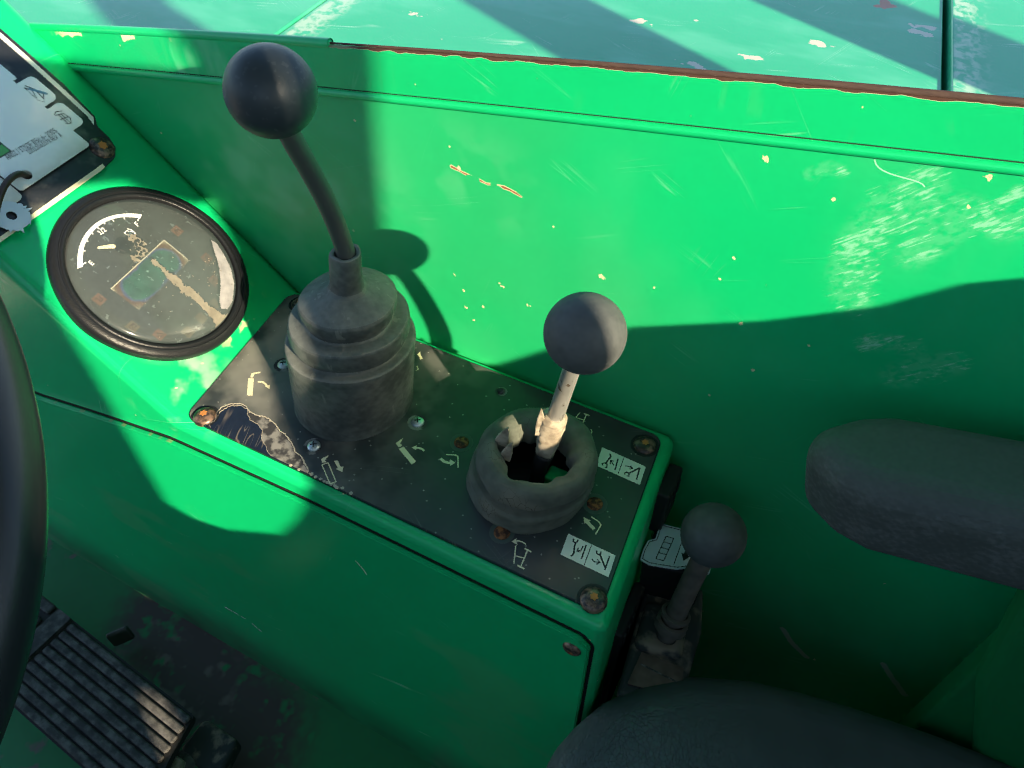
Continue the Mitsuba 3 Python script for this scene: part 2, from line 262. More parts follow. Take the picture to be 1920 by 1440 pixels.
# frames: plate top, wall and front faces (x, z), inclined dash panel (p along the wall direction, q up the slope)
PN, PU, PV = np.array([.6538, .0957, .7506]), np.array([-.7427, -.1087, .6608]), np.array([-.1448, .9895, 0.0])
PO = np.array([-.4416, .2424, 0.0])
PANEL = frame(PO, PV, PU, PN)
FRONT = frame([0, .2325, 0], [1, 0, 0], [0, 0, 1], [0, -1, 0])
WALLY = .4227
WALL = frame([0, WALLY, 0], [1, 0, 0], [0, 0, 1], [0, -1, 0])


# ---------------------------------------------------------------- materials
def seg_dist(x, y, a, b):
    ax, ay, bx, by = a[0], a[1], b[0] - a[0], b[1] - a[1]
    t = dr.clip(((x - ax) * bx + (y - ay) * by) / (bx * bx + by * by + 1e-12), 0, 1)
    return dr.sqrt(dr.square(x - ax - t * bx) + dr.square(y - ay - t * by))


def line_dist(x, y, pts):
    d = mi.Float(9)
    for a, b in zip(pts[:-1], pts[1:]):
        d = dr.minimum(d, seg_dist(x, y, a, b))
    return d


def spot_dist(x, y, pts, radii=None):
    d = mi.Float(9)
    for k, c in enumerate(pts):
        d = dr.minimum(d, dr.sqrt(dr.square(x - c[0]) + dr.square(y - c[1])) - (radii[k] if radii else 0.0))
    return d


CHIP_R = [.0021, .0024, .0020, .0020, .0016, .0009, .0009, .0014, .0008, .0011, .0006, .0010, .0009, .0008, .0007, .0009, .0008]
GREEN, PALE, PRIMER, RUST = (.003, .40, .135), (.30, .62, .45), (.60, .54, .34), (.22, .10, .05)


def scratches(x, y, seed, density=.80):
    """Hair-thin scratches in a few directions, each alive only in patches."""
    out = mi.Float(0)
    for k, (ang, f) in enumerate(((.35, 260), (1.2, 340), (2.2, 300), (-.5, 420))):
        c, s = math.cos(ang), math.sin(ang)
        a, b = x * c + y * s, -x * s + y * c
        b = b + .004 * noise(a * 14 + seed, b * 9, k)
        line = 1 - smoothstep(.0, .035, dr.abs(noise(a * 9 + seed * 3.1, b * f, k + 7.3) - .5))
        live = smoothstep(density, density + .12, noise(a * 21 + 5.1 * k, b * 60 + seed, 3.7 * k)) * noise(a * 60, b * 90, 2.0)
        out = dr.maximum(out, line * live)
    return out


from scipy.interpolate import CubicSpline
ARC = CubicSpline([0, 1, 2, 3], np.array(arc))(np.linspace(0, 3, 12)).tolist()


def wall_color(p, n, uv):
    x, z = p.x, p.z
    f = fbm(x * 9, p.y * 9, z * 9, 3)
    col = mix(mi.Color3f(*GREEN) * .93, mi.Color3f(*GREEN) * 1.06, f)
    fine = fbm(x * 160, z * 160, 2.0, 3)
    # dry haze where the paint has gone chalky
    haze = smoothstep(.12, 0, spot_dist(x, z, ghost[1:4])) * smoothstep(.35, .7, fbm(x * 24, z * 30, 4.0, 3))
    haze = dr.maximum(haze, .6 * smoothstep(.06, 0, spot_dist(x, z, [scr[3], scr[1]])) * smoothstep(.45, .75, fbm(x * 40, z * 40, 1.0, 3)))
    col = mix(col, PALE, .26 * haze)
    grime = smoothstep(.35, .75, fbm(x * 3.1, z * 4.2, 8.0, 4))
    col = mix(col, (.035, .30, .11), .38 * grime)
    col = mix(col, (.16, .52, .30), .07 * smoothstep(.5, .8, fbm(x * 14, z * 9, 12.0, 4)))
    # scuffed swirls
    ca, sa = math.cos(.75), math.sin(.75)
    a, b = x * ca + z * sa, -x * sa + z * ca
    streak = .55 * fbm(a * 130 + 3 * noise(a * 30, b * 30, 4.0), b * 900 + 4 * noise(a * 40, b * 25, 3.0), 1.0, 3) + .45 * fbm(a * 45, b * 70, 7.0, 3)
    m = mi.Float(0)
    for pts, w in ((scuff1, .021), (scuff2, .016), (scuff3, .013), (scuff4, .014), (scuff5, .006), (scuff6, .012), (scuff7, .018), (scuff8, .007)):
        d = line_dist(x, z, pts)
        m = dr.maximum(m, smoothstep(w, w * .1, d))
    sc = smoothstep(.52, .36, streak + .20 * (1 - m) + .30 * (fbm(x * 38, z * 38, 11.0, 3) - .5)) * smoothstep(.02, .3, m)
    col = mix(col, PALE, dr.clip((sc * .48 + .12 * smoothstep(.1, .9, m)) * smoothstep(.15, .7, fbm(a * 260, b * 420, 9.0, 3)), 0, 1))
    col = mix(col, (.30, .66, .48), .22 * scratches(x, z, 1.0))
    # one long wandering hair line, chipped spots, a rusty gouge
    d = line_dist(x, z, ARC)
    col = mix(col, (.35, .7, .5), smoothstep(.0006, .0002, d) * .7)
    d = spot_dist(x + .25 * z, z, [(c[0] + .25 * c[1], c[1]) for c in chips], CHIP_R) + .0052 * (fbm(x * 420, z * 300, 6.0, 3) - .5)
    col = mix(col, PRIMER, smoothstep(.0004, -.0003, d))
    col = mix(col, RUST, smoothstep(-.0014, -.0019, d) * smoothstep(.5, .6, fbm(x * 300, z * 300, 5.0, 2)))
    v1, v2, vr = voronoi(x * 26, z * 26)
    col = mix(col, PRIMER, smoothstep(.05, .03, v1 + .10 * (fbm(x * 420, z * 420, 1.0, 3) - .3)) * smoothstep(.90, .92, vr) * .8)
    d = line_dist(x, z, scr) + .0022 * fine
    gm = smoothstep(.0026, .0018, d) * smoothstep(.36, .44, noise(x * 150, z * 150, 2.2))
    col = mix(col, PRIMER, gm)
    col = mix(col, RUST, gm * smoothstep(.0019, .0012, d))
    # rubbed marks low on the wall
    for q in ((twig[0], twig[1], twig[2]), (twig[3], twig[4], twig[5])):
        d = line_dist(x, z, [(w[0], w[2]) for w in q]) + .002 * fine
        col = mix(col, (.4, .4, .36), smoothstep(.005, .003, d) * .7)
    # darker towards the bottom
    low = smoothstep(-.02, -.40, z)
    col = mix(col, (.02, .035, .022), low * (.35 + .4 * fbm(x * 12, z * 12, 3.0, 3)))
    return col


def wall_rough(p, n, uv):
    return .26 + .25 * fbm(p.x * 14, p.z * 14, 6.0, 3)


def rail_color(p, n, uv):
    x, z = p.x, p.z
    f = fbm(x * 9, z * 20, 1.0, 3)
    col = mix(mi.Color3f(*GREEN) * .95, mi.Color3f(*GREEN) * 1.08, f)
    col = mix(col, PALE, .25 * scratches(x, z, 4.0, .78))
    col = mix(col, PALE, .30 * smoothstep(.5, .75, fbm(x * 60, z * 18, 8.0, 3)) * smoothstep(-.30, -.62, x))
    zt = .2872 + .139 * (x + .2) - .03 * dr.square(x + .2)
    e = (zt - z) + .0026 * (fbm(x * 110, 1.0, 2.0, 3) - .5)
    wear = smoothstep(.0014, .0011, e) * smoothstep(-.42, -.36, x + .1 * (noise(x * 45, 3.0) - .5))
    wear = dr.maximum(wear, smoothstep(.0085, .007, e + .004 * noise(x * 220, 2.0)) * smoothstep(.53, .57, noise(x * 60, 9.0)) * smoothstep(-.52, -.56, x) * smoothstep(-.69, -.66, x))
    col = mix(col, (.66, .60, .42), wear)
    col = mix(col, (.075, .040, .030), wear * smoothstep(.0012, .0010, e))
    st = smoothstep(.62, .8, noise(x * 180, z * 12, 5.0)) * smoothstep(.5, .7, noise(x * 18, z * 30, 9.0))
    col = mix(col, (.30, .30, .10), 0.03 * st)
    v1, v2, vr = voronoi(x * 30, z * 30)
    col = mix(col, (.55, .5, .28), smoothstep(.06, .03, v1 + .06 * noise(x * 300, z * 300)) * smoothstep(.6, .62, vr))
    return col


def hood_color(p, n, uv):
    x, y = p.x + .119 * (p.y - .9043), p.y
    f = fbm(x * 5, y * 5, 1.0, 3)
    col = mix((.016, .29, .140), (.026, .34, .172), f)
    col = mix(col, (.12, .44, .30), .28 * smoothstep(.45, .8, fbm(x * 11 + 3, y * 26, 2.0, 4)))
    col = mix(col, (.32, .52, .42), .6 * scratches(x, y, 2.0, .76))
    fine = fbm(x * 120, y * 120, 2.0, 3)
    d = spot_dist(p.x * .55, y, [(c[0] * .55, c[1]) for c in hchips]) - .018 * (fine - .42)
    col = mix(col, (.44, .42, .34), smoothstep(.0045, .003, d))
    v1, v2, vr = voronoi(x * 9, y * 18)
    col = mix(col, (.42, .45, .36), smoothstep(.085, .06, v1 + .16 * fine) * smoothstep(.72, .74, vr))
    col = mix(col, (.30, .10, .05), smoothstep(.012, .008, spot_dist(p.x, y, [hchips[2]]) - .03 * (fine - .42)))
    # rubbed bands beside the joints
    band = smoothstep(.036, .010, dr.abs(x - .034) + .03 * (fine - .5)) * smoothstep(.028, .030, x) * smoothstep(.3, .6, fbm(x * 140, y * 60, 4.0, 3))
    band = dr.maximum(band, smoothstep(.030, .012, dr.abs(x + .628) + .03 * (fine - .5)) * smoothstep(-.644, -.640, x) * smoothstep(.3, .6, fbm(x * 60, y * 14, 4.0, 3)))
    col = mix(col, (.44, .50, .42), .6 * band * smoothstep(.25, .65, fine))
    return col


def console_color(p, n, uv):
    x, y, z = p.x, p.y, p.z
    f = fbm(x * 10, y * 10, z * 10, 3)
    col = mix(mi.Color3f(*GREEN) * .94, mi.Color3f(*GREEN) * 1.05, f)
    col = mix(col, (.4, .7, .5), .4 * scratches(x + .3 * y, z + .7 * y, 7.0, .82))
    dry = smoothstep(.52, .72, fbm(x * 42, y * 42, z * 42, 4)) * smoothstep(.055, .0, spot_dist(x, y, [(-.47, .272), (-.452, .262)]) + 0 * x)
    col = mix(col, (.42, .62, .42), .7 * dry)
    col = mix(col, PRIMER, .55 * smoothstep(.64, .72, fbm(x * 90, y * 90, z * 90, 3)) * smoothstep(.05, .015, spot_dist(x, y, [(-.478, .345)])))
    v1, v2, vr = voronoi(x * 40 + y * 9, z * 40 + y * 31)
    col = mix(col, PRIMER, smoothstep(.04, .02, v1) * smoothstep(.93, .94, vr))
    return col


def cover_color(p, n, uv):
    x, z = p.x, p.z
    f = fbm(x * 7, z * 7, 3.0, 3)
    col = mix(mi.Color3f(*GREEN) * .92, mi.Color3f(*GREEN) * 1.04, f)
    col = mix(col, (.4, .7, .5), .35 * scratches(x, z, 11.0, .84))
    d = line_dist(x, z, fscr) + .0012 * noise(x * 400, z * 400)
    col = mix(col, (.62, .66, .66), smoothstep(.0024, .0012, d) * smoothstep(.3, .45, noise(x * 120, z * 120, 7.0)))
    d = line_dist(x, z, fscr2)
    col = mix(col, (.6, .62, .5), smoothstep(.0009, .0004, d))
    zt = -.0085 + .0 * x
    col = mix(col, (.5, .28, .12), .35 * smoothstep(.55, .75, noise(x * 160, 4.0)) * smoothstep(.0012, .0004, dr.abs(line_dist(x, z, coverTop) - .004)))
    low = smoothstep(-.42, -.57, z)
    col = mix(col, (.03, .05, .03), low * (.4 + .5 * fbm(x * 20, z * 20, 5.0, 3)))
    col = mix(col, (.22, .30, .16), .16 * smoothstep(.62, .75, fbm(x * 7, z * 12, 9.0, 4)))
    return col


def floor_color(p, n, uv):
    x, y = p.x, p.y
    f = .7 * fbm(x * 6.5, y * 6.5, 2.0, 3) + .3 * fbm(x * 34, y * 34, 2.0, 4)
    g = fbm(x * 60, y * 60, 5.0, 3)
    col = mix((.006, .20, .05), (.006, .13, .04), f)
    col = mix(col, (.11, .095, .075), smoothstep(.50, .56, f + .12 * (g - .5)))
    mud = smoothstep(.10, .04, line_dist(x, y, [(-.70, .21), (-.56, .17), (-.47, .155), (-.45, .11)]) + .05 * (g - .5))
    col = mix(col, (.052, .040, .030), mud * smoothstep(.2, .5, g))
    return col


def rubber_color(p, n, uv):
    f = fbm(p.x * 240, p.y * 240, p.z * 200, 4)
    g = fbm(p.x * 48 + 4, p.y * 48, p.z * 30, 3)
    h = fbm(p.x * 70, p.y * 70, p.z * 26, 4)
    col = mix((.042, .049, .048), (.120, .130, .122), smoothstep(.25, .75, .3 * f + .3 * g + .4 * h))
    # dust lies on what faces up and in the grooves
    col = mix(col, (.20, .21, .185), .55 * smoothstep(.15, .9, n.z) * (.35 + .4 * f))
    return mix(col, (.25, .25, .21), .45 * smoothstep(.62, .72, fbm(p.x * 190, p.y * 190, p.z * 34, 3)) * smoothstep(.42, .6, g))


def old_rubber_color(p, n, uv):
    f = fbm(p.x * 120, p.y * 120, p.z * 120, 4)
    g = fbm(p.x * 30 + 9, p.y * 30, p.z * 30, 3)
    col = mix((.050, .058, .047), (.130, .138, .112), f)
    col = mix(col, (.22, .19, .145), .5 * smoothstep(.5, .75, g))
    v1, v2, vr = voronoi(p.x * 170, p.y * 170 + p.z * 60)
    return mix(col, (.02, .02, .017), .7 * smoothstep(.08, .0, v2 - v1) * smoothstep(.55, .7, g))


def film_color(p, n, uv):
    f = fbm(p.x * 45, p.y * 45, 3.0, 4)
    col = mix((.026, .030, .031), (.040, .044, .045), f)
    dust = smoothstep(.35, .75, fbm(p.x * 30 + 2, p.y * 30, 1.0, 4)) * smoothstep(-.33, -.42, p.x)
    col = mix(col, (.26, .25, .225), .62 * dust)
    col = mix(col, (.16, .16, .14), .40 * smoothstep(.36, .70, f) * smoothstep(-.20, -.30, p.x))
    v1, v2, vr = voronoi(p.x * 140, p.y * 140)
    col = mix(col, (.22, .22, .2), smoothstep(.12, .06, v1) * smoothstep(.86, .88, vr))
    return mix(col, (.22, .24, .22), .35 * scratches(p.x, p.y, 13.0, .84))


def gloss_color(p, n, uv):
    f = fbm(p.x * 90, p.y * 90, 3.0, 4)
    col = mix((.004, .005, .009), (.010, .012, .017), f)
    s = smoothstep(.06, 0, dr.abs(noise(p.x * 420 + p.y * 160, p.y * 60 + p.x * 18, 2.0) - .5)) * smoothstep(.55, .7, noise(p.x * 60, p.y * 60, 7.0)) * smoothstep(.27, .255, p.y)
    return mix(col, (.25, .2, .14), .5 * s)


def residue_color(p, n, uv):
    f = fbm(p.x * 130, p.y * 130, 3.0, 4)
    return mix((.035, .035, .038), (.19, .185, .175), smoothstep(.42, .66, f))


def lens_weight(p, n, uv):
    q = (p.x - PO[0]) * PV[0] + (p.y - PO[1]) * PV[1]
    r = (p.x - PO[0]) * PU[0] + (p.y - PO[1]) * PU[1] + (p.z - PO[2]) * PU[2]
    f = fbm(q * 90, r * 90, 1.0, 4)
    haze = .14 + .09 * f + .12 * smoothstep(.03, .10, dr.sqrt(dr.square(q - .112) + dr.square(r - .055)) * -1 + .11)
    return haze + .25 * smoothstep(.77, .82, fbm(q * 260, r * 260, 3.0, 3))


def grime_color(p, n, uv):
    f = fbm(p.x * 190, p.y * 190, p.z * 190, 4)
    return mix((.10, .092, .075), (.22, .205, .17), f)


def lcd_color(p, n, uv):
    q = (p.x - PO[0]) * PV[0] + (p.y - PO[1]) * PV[1]
    r = (p.x - PO[0]) * PU[0] + (p.y - PO[1]) * PU[1] + (p.z - PO[2]) * PU[2]
    f = fbm(q * 120, r * 120, 1.0, 3)
    dx, dy = dr.maximum(dr.abs(q - .0885) - .021, 0), dr.maximum(dr.abs(r - .101) - .002, 0)
    d = dr.sqrt(dx * dx + dy * dy) + .004 * (f - .5)
    col = mix((.010, .035, .030), (.018, .085, .066), f)
    col = mix(col, (.035, .05, .11), smoothstep(.0085, .0105, d))
    col = mix(col, (.070, .040, .026), smoothstep(.0105, .0125, d))
    col = mix(col, (.13, .12, .085), smoothstep(.0135, .0175, d))
    st = smoothstep(.08, 0, dr.abs(noise(q * 700, r * 40, 3.0) - .5)) * smoothstep(.6, .7, noise(q * 60, r * 60, 8.0))
    return mix(col, (.005, .02, .018), .7 * st)


def rust_color(p, n, uv):
    f = fbm(p.x * 420, p.y * 420, p.z * 420, 3)
    return mix((.045, .022, .014), (.24, .095, .035), smoothstep(.35, .7, f))


def bolt_color(p, n, uv):
    f = fbm(p.x * 330, p.y * 330, p.z * 330, 3)
    return mix((.030, .024, .022), (.19, .12, .085), smoothstep(.35, .7, f))


def page_color(p, n, uv):
    f = fbm(p.x * 70, p.y * 70, p.z * 70, 4)
    r = (p.x - PO[0]) * PU[0] + (p.y - PO[1]) * PU[1] + (p.z - PO[2]) * PU[2]
    col = mix((.70, .74, .74), (.78, .80, .78), f)
    return mix(col, (.40, .38, .28), .75 * smoothstep(.236, .205, r + .022 * (f - .5)) * smoothstep(.3, .6, f))


def steel_color(p, n, uv):
    f = fbm(p.x * 160, p.y * 160, p.z * 60, 4)
    col = mix((.46, .46, .44), (.62, .61, .58), f)
    return mix(col, (.20, .16, .12), smoothstep(.62, .74, fbm(p.x * 300, p.y * 300, p.z * 90, 3)))


def bone_color(p, n, uv):
    f = fbm(p.x * 150, p.y * 150, p.z * 150, 4)
    return mix((.17, .14, .105), (.38, .325, .25), smoothstep(.25, .75, f))


def vinyl_color(p, n, uv):
    f = fbm(p.x * 40, p.y * 40, p.z * 40, 3)
    return mix((.046, .060, .060), (.080, .096, .095), f)


def vinyl_bump(p, n, uv):
    x = p.x + .004 * noise(p.x * 120, p.y * 120, 3.0)
    v1, v2, vr = voronoi(x * 260, p.y * 260 + p.z * 120)
    w1, w2, wr = voronoi(x * 95 + 7, p.y * 95 + p.z * 60)
    return smoothstep(0, .12, v2 - v1) * .7 + smoothstep(0, .06, w2 - w1) * .6


def arm_color(p, n, uv):
    f = fbm(p.x * 420, p.y * 420, p.z * 420, 3)
    g = fbm(p.x * 60, p.y * 60, p.z * 60, 3)
    col = mix((.052, .064, .060), (.082, .094, .088), .7 * f + .3 * g)
    return mix(col, (.27, .26, .28), .16 * smoothstep(.40, .75, .5 * g + .5 * f) * smoothstep(.35, -.3, n.z - .5)) * .8  # sides and underside mixed paler than the top


def ribmat_color(p, n, uv):
    f = fbm(p.x * 130, p.y * 130, p.z * 90, 4)
    return mix((.036, .036, .037), (.125, .12, .115), smoothstep(.30, .85, f))


def house_color(p, n, uv):
    f = fbm(p.x * 80, p.y * 80, p.z * 80, 4)
    return mix((.030, .036, .036), (.20, .165, .125), smoothstep(.50, .78, f + .9 * smoothstep(.030, .0, spot_dist(p.x, p.y, [(-.015, .303)])) * .25))


def knob_color(p, n, uv):
    f = fbm(p.x * 120, p.y * 120, p.z * 120, 4)
    col = mix((.018, .026, .032), (.027, .036, .043), f)
    return mix(col, (.10, .11, .11), .12 * smoothstep(.66, .74, fbm(p.x * 380, p.y * 380, p.z * 380, 3)))


def knob2_color(p, n, uv):
    f = fbm(p.x * 150, p.y * 150, p.z * 150, 4)
    return mix((.040, .045, .046), (.076, .082, .083), f)


def grain(scale):
    return lambda p, n, uv: fbm(p.x * scale, p.y * scale, p.z * scale, 3)


def mat(name, color, rough_=.5, spec=.5, bump=None, metallic=0.0, coat=0.0):
    col = proc(color) if callable(color) else {'type': 'rgb', 'value': list(color)}
    b = {'type': 'principled', 'base_color': col, 'roughness': proc(rough_) if callable(rough_) else rough_, 'specular': spec, 'metallic': metallic}
    if coat:
        b.update(clearcoat=coat, clearcoat_gloss=.9)
    if bump:
        b = {'type': 'bumpmap', 'arbitrary': proc(bump[0], eps=bump[2]), 'scale': bump[1], 'bsdf': b}
    scene[name] = {'type': 'twosided', 'bsdf': b}


mat('wall_paint', wall_color, wall_rough, .5)
mat('rail_paint', rail_color, .30, .5)
mat('hood_paint', hood_color, .34, .5)
mat('console_paint', console_color, .24, .5)
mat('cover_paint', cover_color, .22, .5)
mat('floor_paint', floor_color, .55, .4)
mat('rubber', rubber_color, .55, .45, bump=(grain(420), .00015, 4e-4))
mat('old_rubber', old_rubber_color, .85, .25, bump=(grain(300), .0006, 5e-4))
mat('film', film_color, .42, .45)
mat('gloss_black', gloss_color, .14, .5)
mat('residue', residue_color, .7, .3)
mat('torn_edge', (.36, .33, .27), .8, .2)
mat('cream', (.66, .60, .40), .55, .4)
mat('cream_white', (.66, .66, .58), .5, .4)
mat('ink', (.012, .013, .016), .55, .4)
mat('white_print', (.80, .80, .78), .5, .4)
mat('bezel_black', (.008, .009, .011), .38, .28, bump=(grain(900), .00022, 2.5e-4))
mat('dial_black', (.020, .022, .022), .6, .4)
mat('lcd', lcd_color, .45, .4)
mat('icon_brown', (.085, .045, .030), .6, .3)
mat('icon_olive', (.075, .066, .045), .6, .3)
mat('icon_line', (.03, .018, .014), .6, .3)
mat('grime', grime_color, .95, .1)
mat('rust', rust_color, .85, .3)
mat('bolt_head', bolt_color, .38, .5, metallic=.35)
mat('rust_bright', (.42, .17, .05), .9, .2)
mat('zinc', (.50, .55, .58), .38, .5, metallic=.75)
mat('steel', steel_color, .34, .5, metallic=.75)
mat('bone', bone_color, .9, .2)
mat('knob_black', knob_color, .42, .30)
mat('knob_grey', knob2_color, .62, .4, bump=(grain(500), .0003, 4e-4))
mat('rod_black', (.050, .056, .053), .5, .45, bump=(grain(260), .0004, 5e-4))
mat('page_white', page_color, .42, .5)
mat('page_blue', (.10, .22, .33), .6, .3)
mat('tag_green', (.08, .33, .10), .5, .4)
mat('plastic_black', (.010, .011, .012), .6, .35)
mat('wheel_black', (.010, .012, .014), .30, .45)
mat('vinyl', vinyl_color, .42, .5, bump=(vinyl_bump, .0009, 4e-4))
mat('arm_vinyl', arm_color, .60, .4, bump=(grain(700), .0007, 3e-4))
mat('rib_rubber', ribmat_color, .75, .3)
mat('housing', house_color, .7, .3)
mat('brown_label', lambda p, n, uv: mix((.060, .042, .034), (.17, .125, .10), fbm(p.x * 120, p.y * 120, 3.0, 4)), .8, .2)
mat('plate_white', (.50, .58, .64), .5, .4)
mat('seal_dark', (.008, .010, .009), .8, .2)
mat('edge_rust', lambda p, n, uv: mix((.042, .024, .020), (.080, .048, .039), fbm(p.x * 260, p.y * 600, p.z * 600, 3)), .7, .3)
mat('frame_dark', (.30, .32, .31), .6, .4)
mat('trim_green', GREEN, .3, .5)
mat('ground_grey', (.25, .23, .20), .9, .2)
scene['lens_glass'] = {'type': 'blendbsdf', 'weight': proc(lens_weight), 'first': {'type': 'null'},
                       'second': {'type': 'twosided', 'bsdf': {'type': 'principled', 'base_color': {'type': 'rgb', 'value': [.15, .195, .20]}, 'roughness': .10, 'specular': .9, 'clearcoat': 1.0, 'clearcoat_gloss': .98}}}

# ---------------------------------------------------------------- ground, floor
add('ground', extr(sbox(-30, -30, 30, 30), .01, z0=-1.75), 'ground_grey', kind='structure', label='packed grey ground under the machine')
add('floor', extr(sbox(-1.5, -.60, .80, .47), .02, z0=-.59), 'floor_paint', kind='structure', label='green painted cab floor, muddy and worn')

# ---------------------------------------------------------------- side wall: sheet, top rail with rolled edge
def top_z(x):
    return .2872 + .139 * (x + .2) - .03 * (x + .2) ** 2


def rail_z(x):
    return .2545 + .145 * (x + .2) - .015 * (x + .2) ** 2


XS = np.linspace(-1.15, .62, 60)
sheet = Polygon([(-1.15, -.58), (.62, -.58)] + [(x, top_z(x) - .006) for x in XS[::-1]])
add('cab_side_wall__panel', extr(sheet, .004, WALL, -.004), 'wall_paint')
tag('cab_side_wall', 'bright green painted steel cab side wall with scuffs and a rusty top edge', 'wall')
rail = Polygon([(x, rail_z(x)) for x in XS] + [(x, top_z(x)) for x in XS[::-1]])
add('cab_side_wall__rail', extr(rail, .0022, WALL, .0008), 'rail_paint')
hem = np.array([[x, WALLY - .0024, rail_z(x) - .0022] for x in XS])
add('cab_side_wall__hem', tube(hem, .0030, 14), 'trim_green', True)
seam = Polygon([(x, rail_z(x) + .0014) for x in XS] + [(x, rail_z(x) + .0021) for x in XS[::-1]])
add('cab_side_wall__joint', extr(seam, .0003, WALL, .0031), 'seam_green')
mat('seam_green', (.012, .050, .025), .8, .2)
bar = np.array([[x, WALLY - .0005, top_z(x) + .0005] for x in XS if x < -.36])
add('cab_side_wall__top_edge', tube(bar, .0036, 14), 'trim_green', True)
bar = np.array([[x, WALLY - .0005, top_z(x) + .0008] for x in np.linspace(-.375, .62, 50)])
add('cab_side_wall__top_edge_001', tube(bar, .0019 * np.clip(np.linspace(.35, 2.2, 50), .35, 1.0), 14), 'edge_rust', True, label='bare rusty stretch of the top edge')

# hood behind the wall: three deck panels at different heights
HZ = .15
for k, (x0, x1, dz) in enumerate(((-2.4, -.8695, -.003), (-.8665, -.6475, 0), (-.6445, .0215, 0), (.0270, 1.6, .007))):
    g = sbox(x0, .445, x1, 2.2)
    hp_ = bevel(g, .09 + dz, .003, z0=HZ - .09)
    hp_.vertices[:, 0] -= .119 * (hp_.vertices[:, 1] - .9043)
    add(nxt('engine_hood__panel'), hp_, 'hood_paint', 30)
add('engine_hood__gutter', extr(sbox(-2.4, .44, 1.6, 2.2), .01, z0=HZ - .12), 'hood_paint')
tag('engine_hood', 'weathered teal green deck panels beyond the wall, striped by bar shadows', 'hood')

# ---------------------------------------------------------------- console
R = .008
def at_edge(x):  # the right end of the console runs slightly askew
    return [-.0525 - .0815 * (x - .2335)]


def prism(xz, y0, y1, r):
    return hull([[x, y, z] for x, z in xz for y in (y0 + r, y1)], r, 24)


yb = WALLY - .0105
yf = .2335
boxm = hull([[-.56, yf + R, -R], [-.0525 - R, yf + R, -R], [-.56, yb, -R], [-.0675 - R, yb, -R],
             [-.56, yf + R, -.60], [-.0525 - R, yf + R, -.60], [-.56, yb, -.60], [-.0675 - R, yb, -.60]], R, 32)
def on_panel(p, q, h=0.0):
    return PO + PV * p + PU * q + PN * h


wf = .0115
def wedge_pt(q, front):
    base = on_panel(-.0105 + .009 + q * .0 if front else .185, q, -wf)
    return base


wpts = []
for q in (-.012, .46):
    a = on_panel(0, q, -wf)
    for y in (yf + wf, yb):
        b = a + PV * ((y - a[1]) / PV[1])
        wpts.append(b)
wpts = np.array(wpts)
low = wpts.copy()
low[:, 2] = -.60
low[2:, 0] = wpts[2:, 0]
wedge = hull(np.vstack([wpts, low]), wf, 32)
body = boxm + wedge
add('control_console__body', body, 'console_paint', 40)
tag('control_console', 'green console box with black lever panel, sloping dash and front cover', 'console')

# front cover: a sheet standing proud of the front face, with a screw
ct = [(-1.05, -.145), (-.80, -.095)] + [tuple(c) for c in coverTop[:6]] + [(-.312, -.0150), (-.19, -.0145), (-.0685, -.0145)]
cover = Polygon([(-1.05, -.60)] + [(x, z - .0045) for x, z in ct] + [(-.0605, -.028), (-.0605, -.60)]).buffer(-.006).buffer(.006)
cm = trimesh.util.concatenate([extr(cover.buffer(-.0012), .0042, FRONT, 0.0), extr(cover, .0030, FRONT, .0002)])
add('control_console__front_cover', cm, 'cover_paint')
gap = cover.buffer(.0028).difference(cover.buffer(.0002))
add('control_console__cover_gap', extr(gap, .0004, FRONT, -.0009), 'seal_dark')


def dome(r, h, n=36):
    a = np.linspace(0, np.pi / 2, 9)
    return lathe([(r, -.002)] + [(r * math.cos(t), h * math.sin(t)) for t in a[:-1]] + [(1e-5, h)], n=n)


def screw_head(key, M, r, h, bm, recess='rust_bright', star=True):
    m = dome(r, h)
    m.apply_transform(M)
    add(key, m, bm, 40)
    pts = []
    for i in range(12):
        a = i * math.pi / 6
        q = r * (.34 if i % 2 == 0 else .24) if star else r * .3
        pts.append((q * math.cos(a), q * math.sin(a)))
    s = extr(Polygon(pts), .0012, z0=h * .90 - .0006)
    s.apply_transform(M)
    add(nxt(key + '_recess'), s, recess)


screw_head('control_console__front_cover__screw', FRONT @ frame([-.0725, -.036, .0042], [1, 0, 0], [0, 1, 0], [0, 0, 1]), .0072, .0038, 'bolt_head', 'rust')

# black top plate and its legend film
pc = [(-.4425, .2420), (-.0605, .2440), (-.0770, .4110), (-.4672, .4130)]
plate = rrect(pc, .011)
add('control_console__top_plate', bevel(plate, .0026, .0008, z0=.0002), 'gloss_black', 30)
hole = rough(peel, .00028, 900, 5)
film = plate.buffer(-.0008).difference(hole).difference(Point(-.3306, .3289).buffer(.046)).difference(Point(-.153, .3195).buffer(.040))
for c in screws:
    film = film.difference(Point(c[0], c[1]).buffer(.0045))
add('control_console__top_plate__legend_film', extr(film, .00022, z0=.0028), 'film', label='dusty matt film with a torn corner')
inner = rough(peelglossy, .0003, 800, 8)
resid = hole.buffer(-.0008).difference(inner).intersection(plate.buffer(-.001))
add('control_console__top_plate__glue_residue', extr(resid, .0001, z0=.0028), 'residue')
torn = unary_union([hole.exterior.buffer(.00034), inner.exterior.buffer(.00012)]).intersection(plate.buffer(-.0012))
rngt = np.random.default_rng(4)
flake = unary_union([Point(*(np.array(hole.exterior.interpolate(t, normalized=True).coords[0]) + rngt.normal(size=2) * .0004)).buffer(rngt.uniform(.0002, .0009), 2) for t in rngt.uniform(0, 1, 40)])
torn = torn.union(flake.intersection(plate.buffer(-.001)))
torn = torn.union(Polygon([peel[16], peel[17], peel[18], (peel[18][0] - .002, peel[18][1] + .0012), (peel[17][0] - .0022, peel[17][1])]).buffer(0)).intersection(plate.buffer(-.001))
add('control_console__top_plate__torn_edge', extr(torn, .00035, z0=.0029), 'torn_edge')
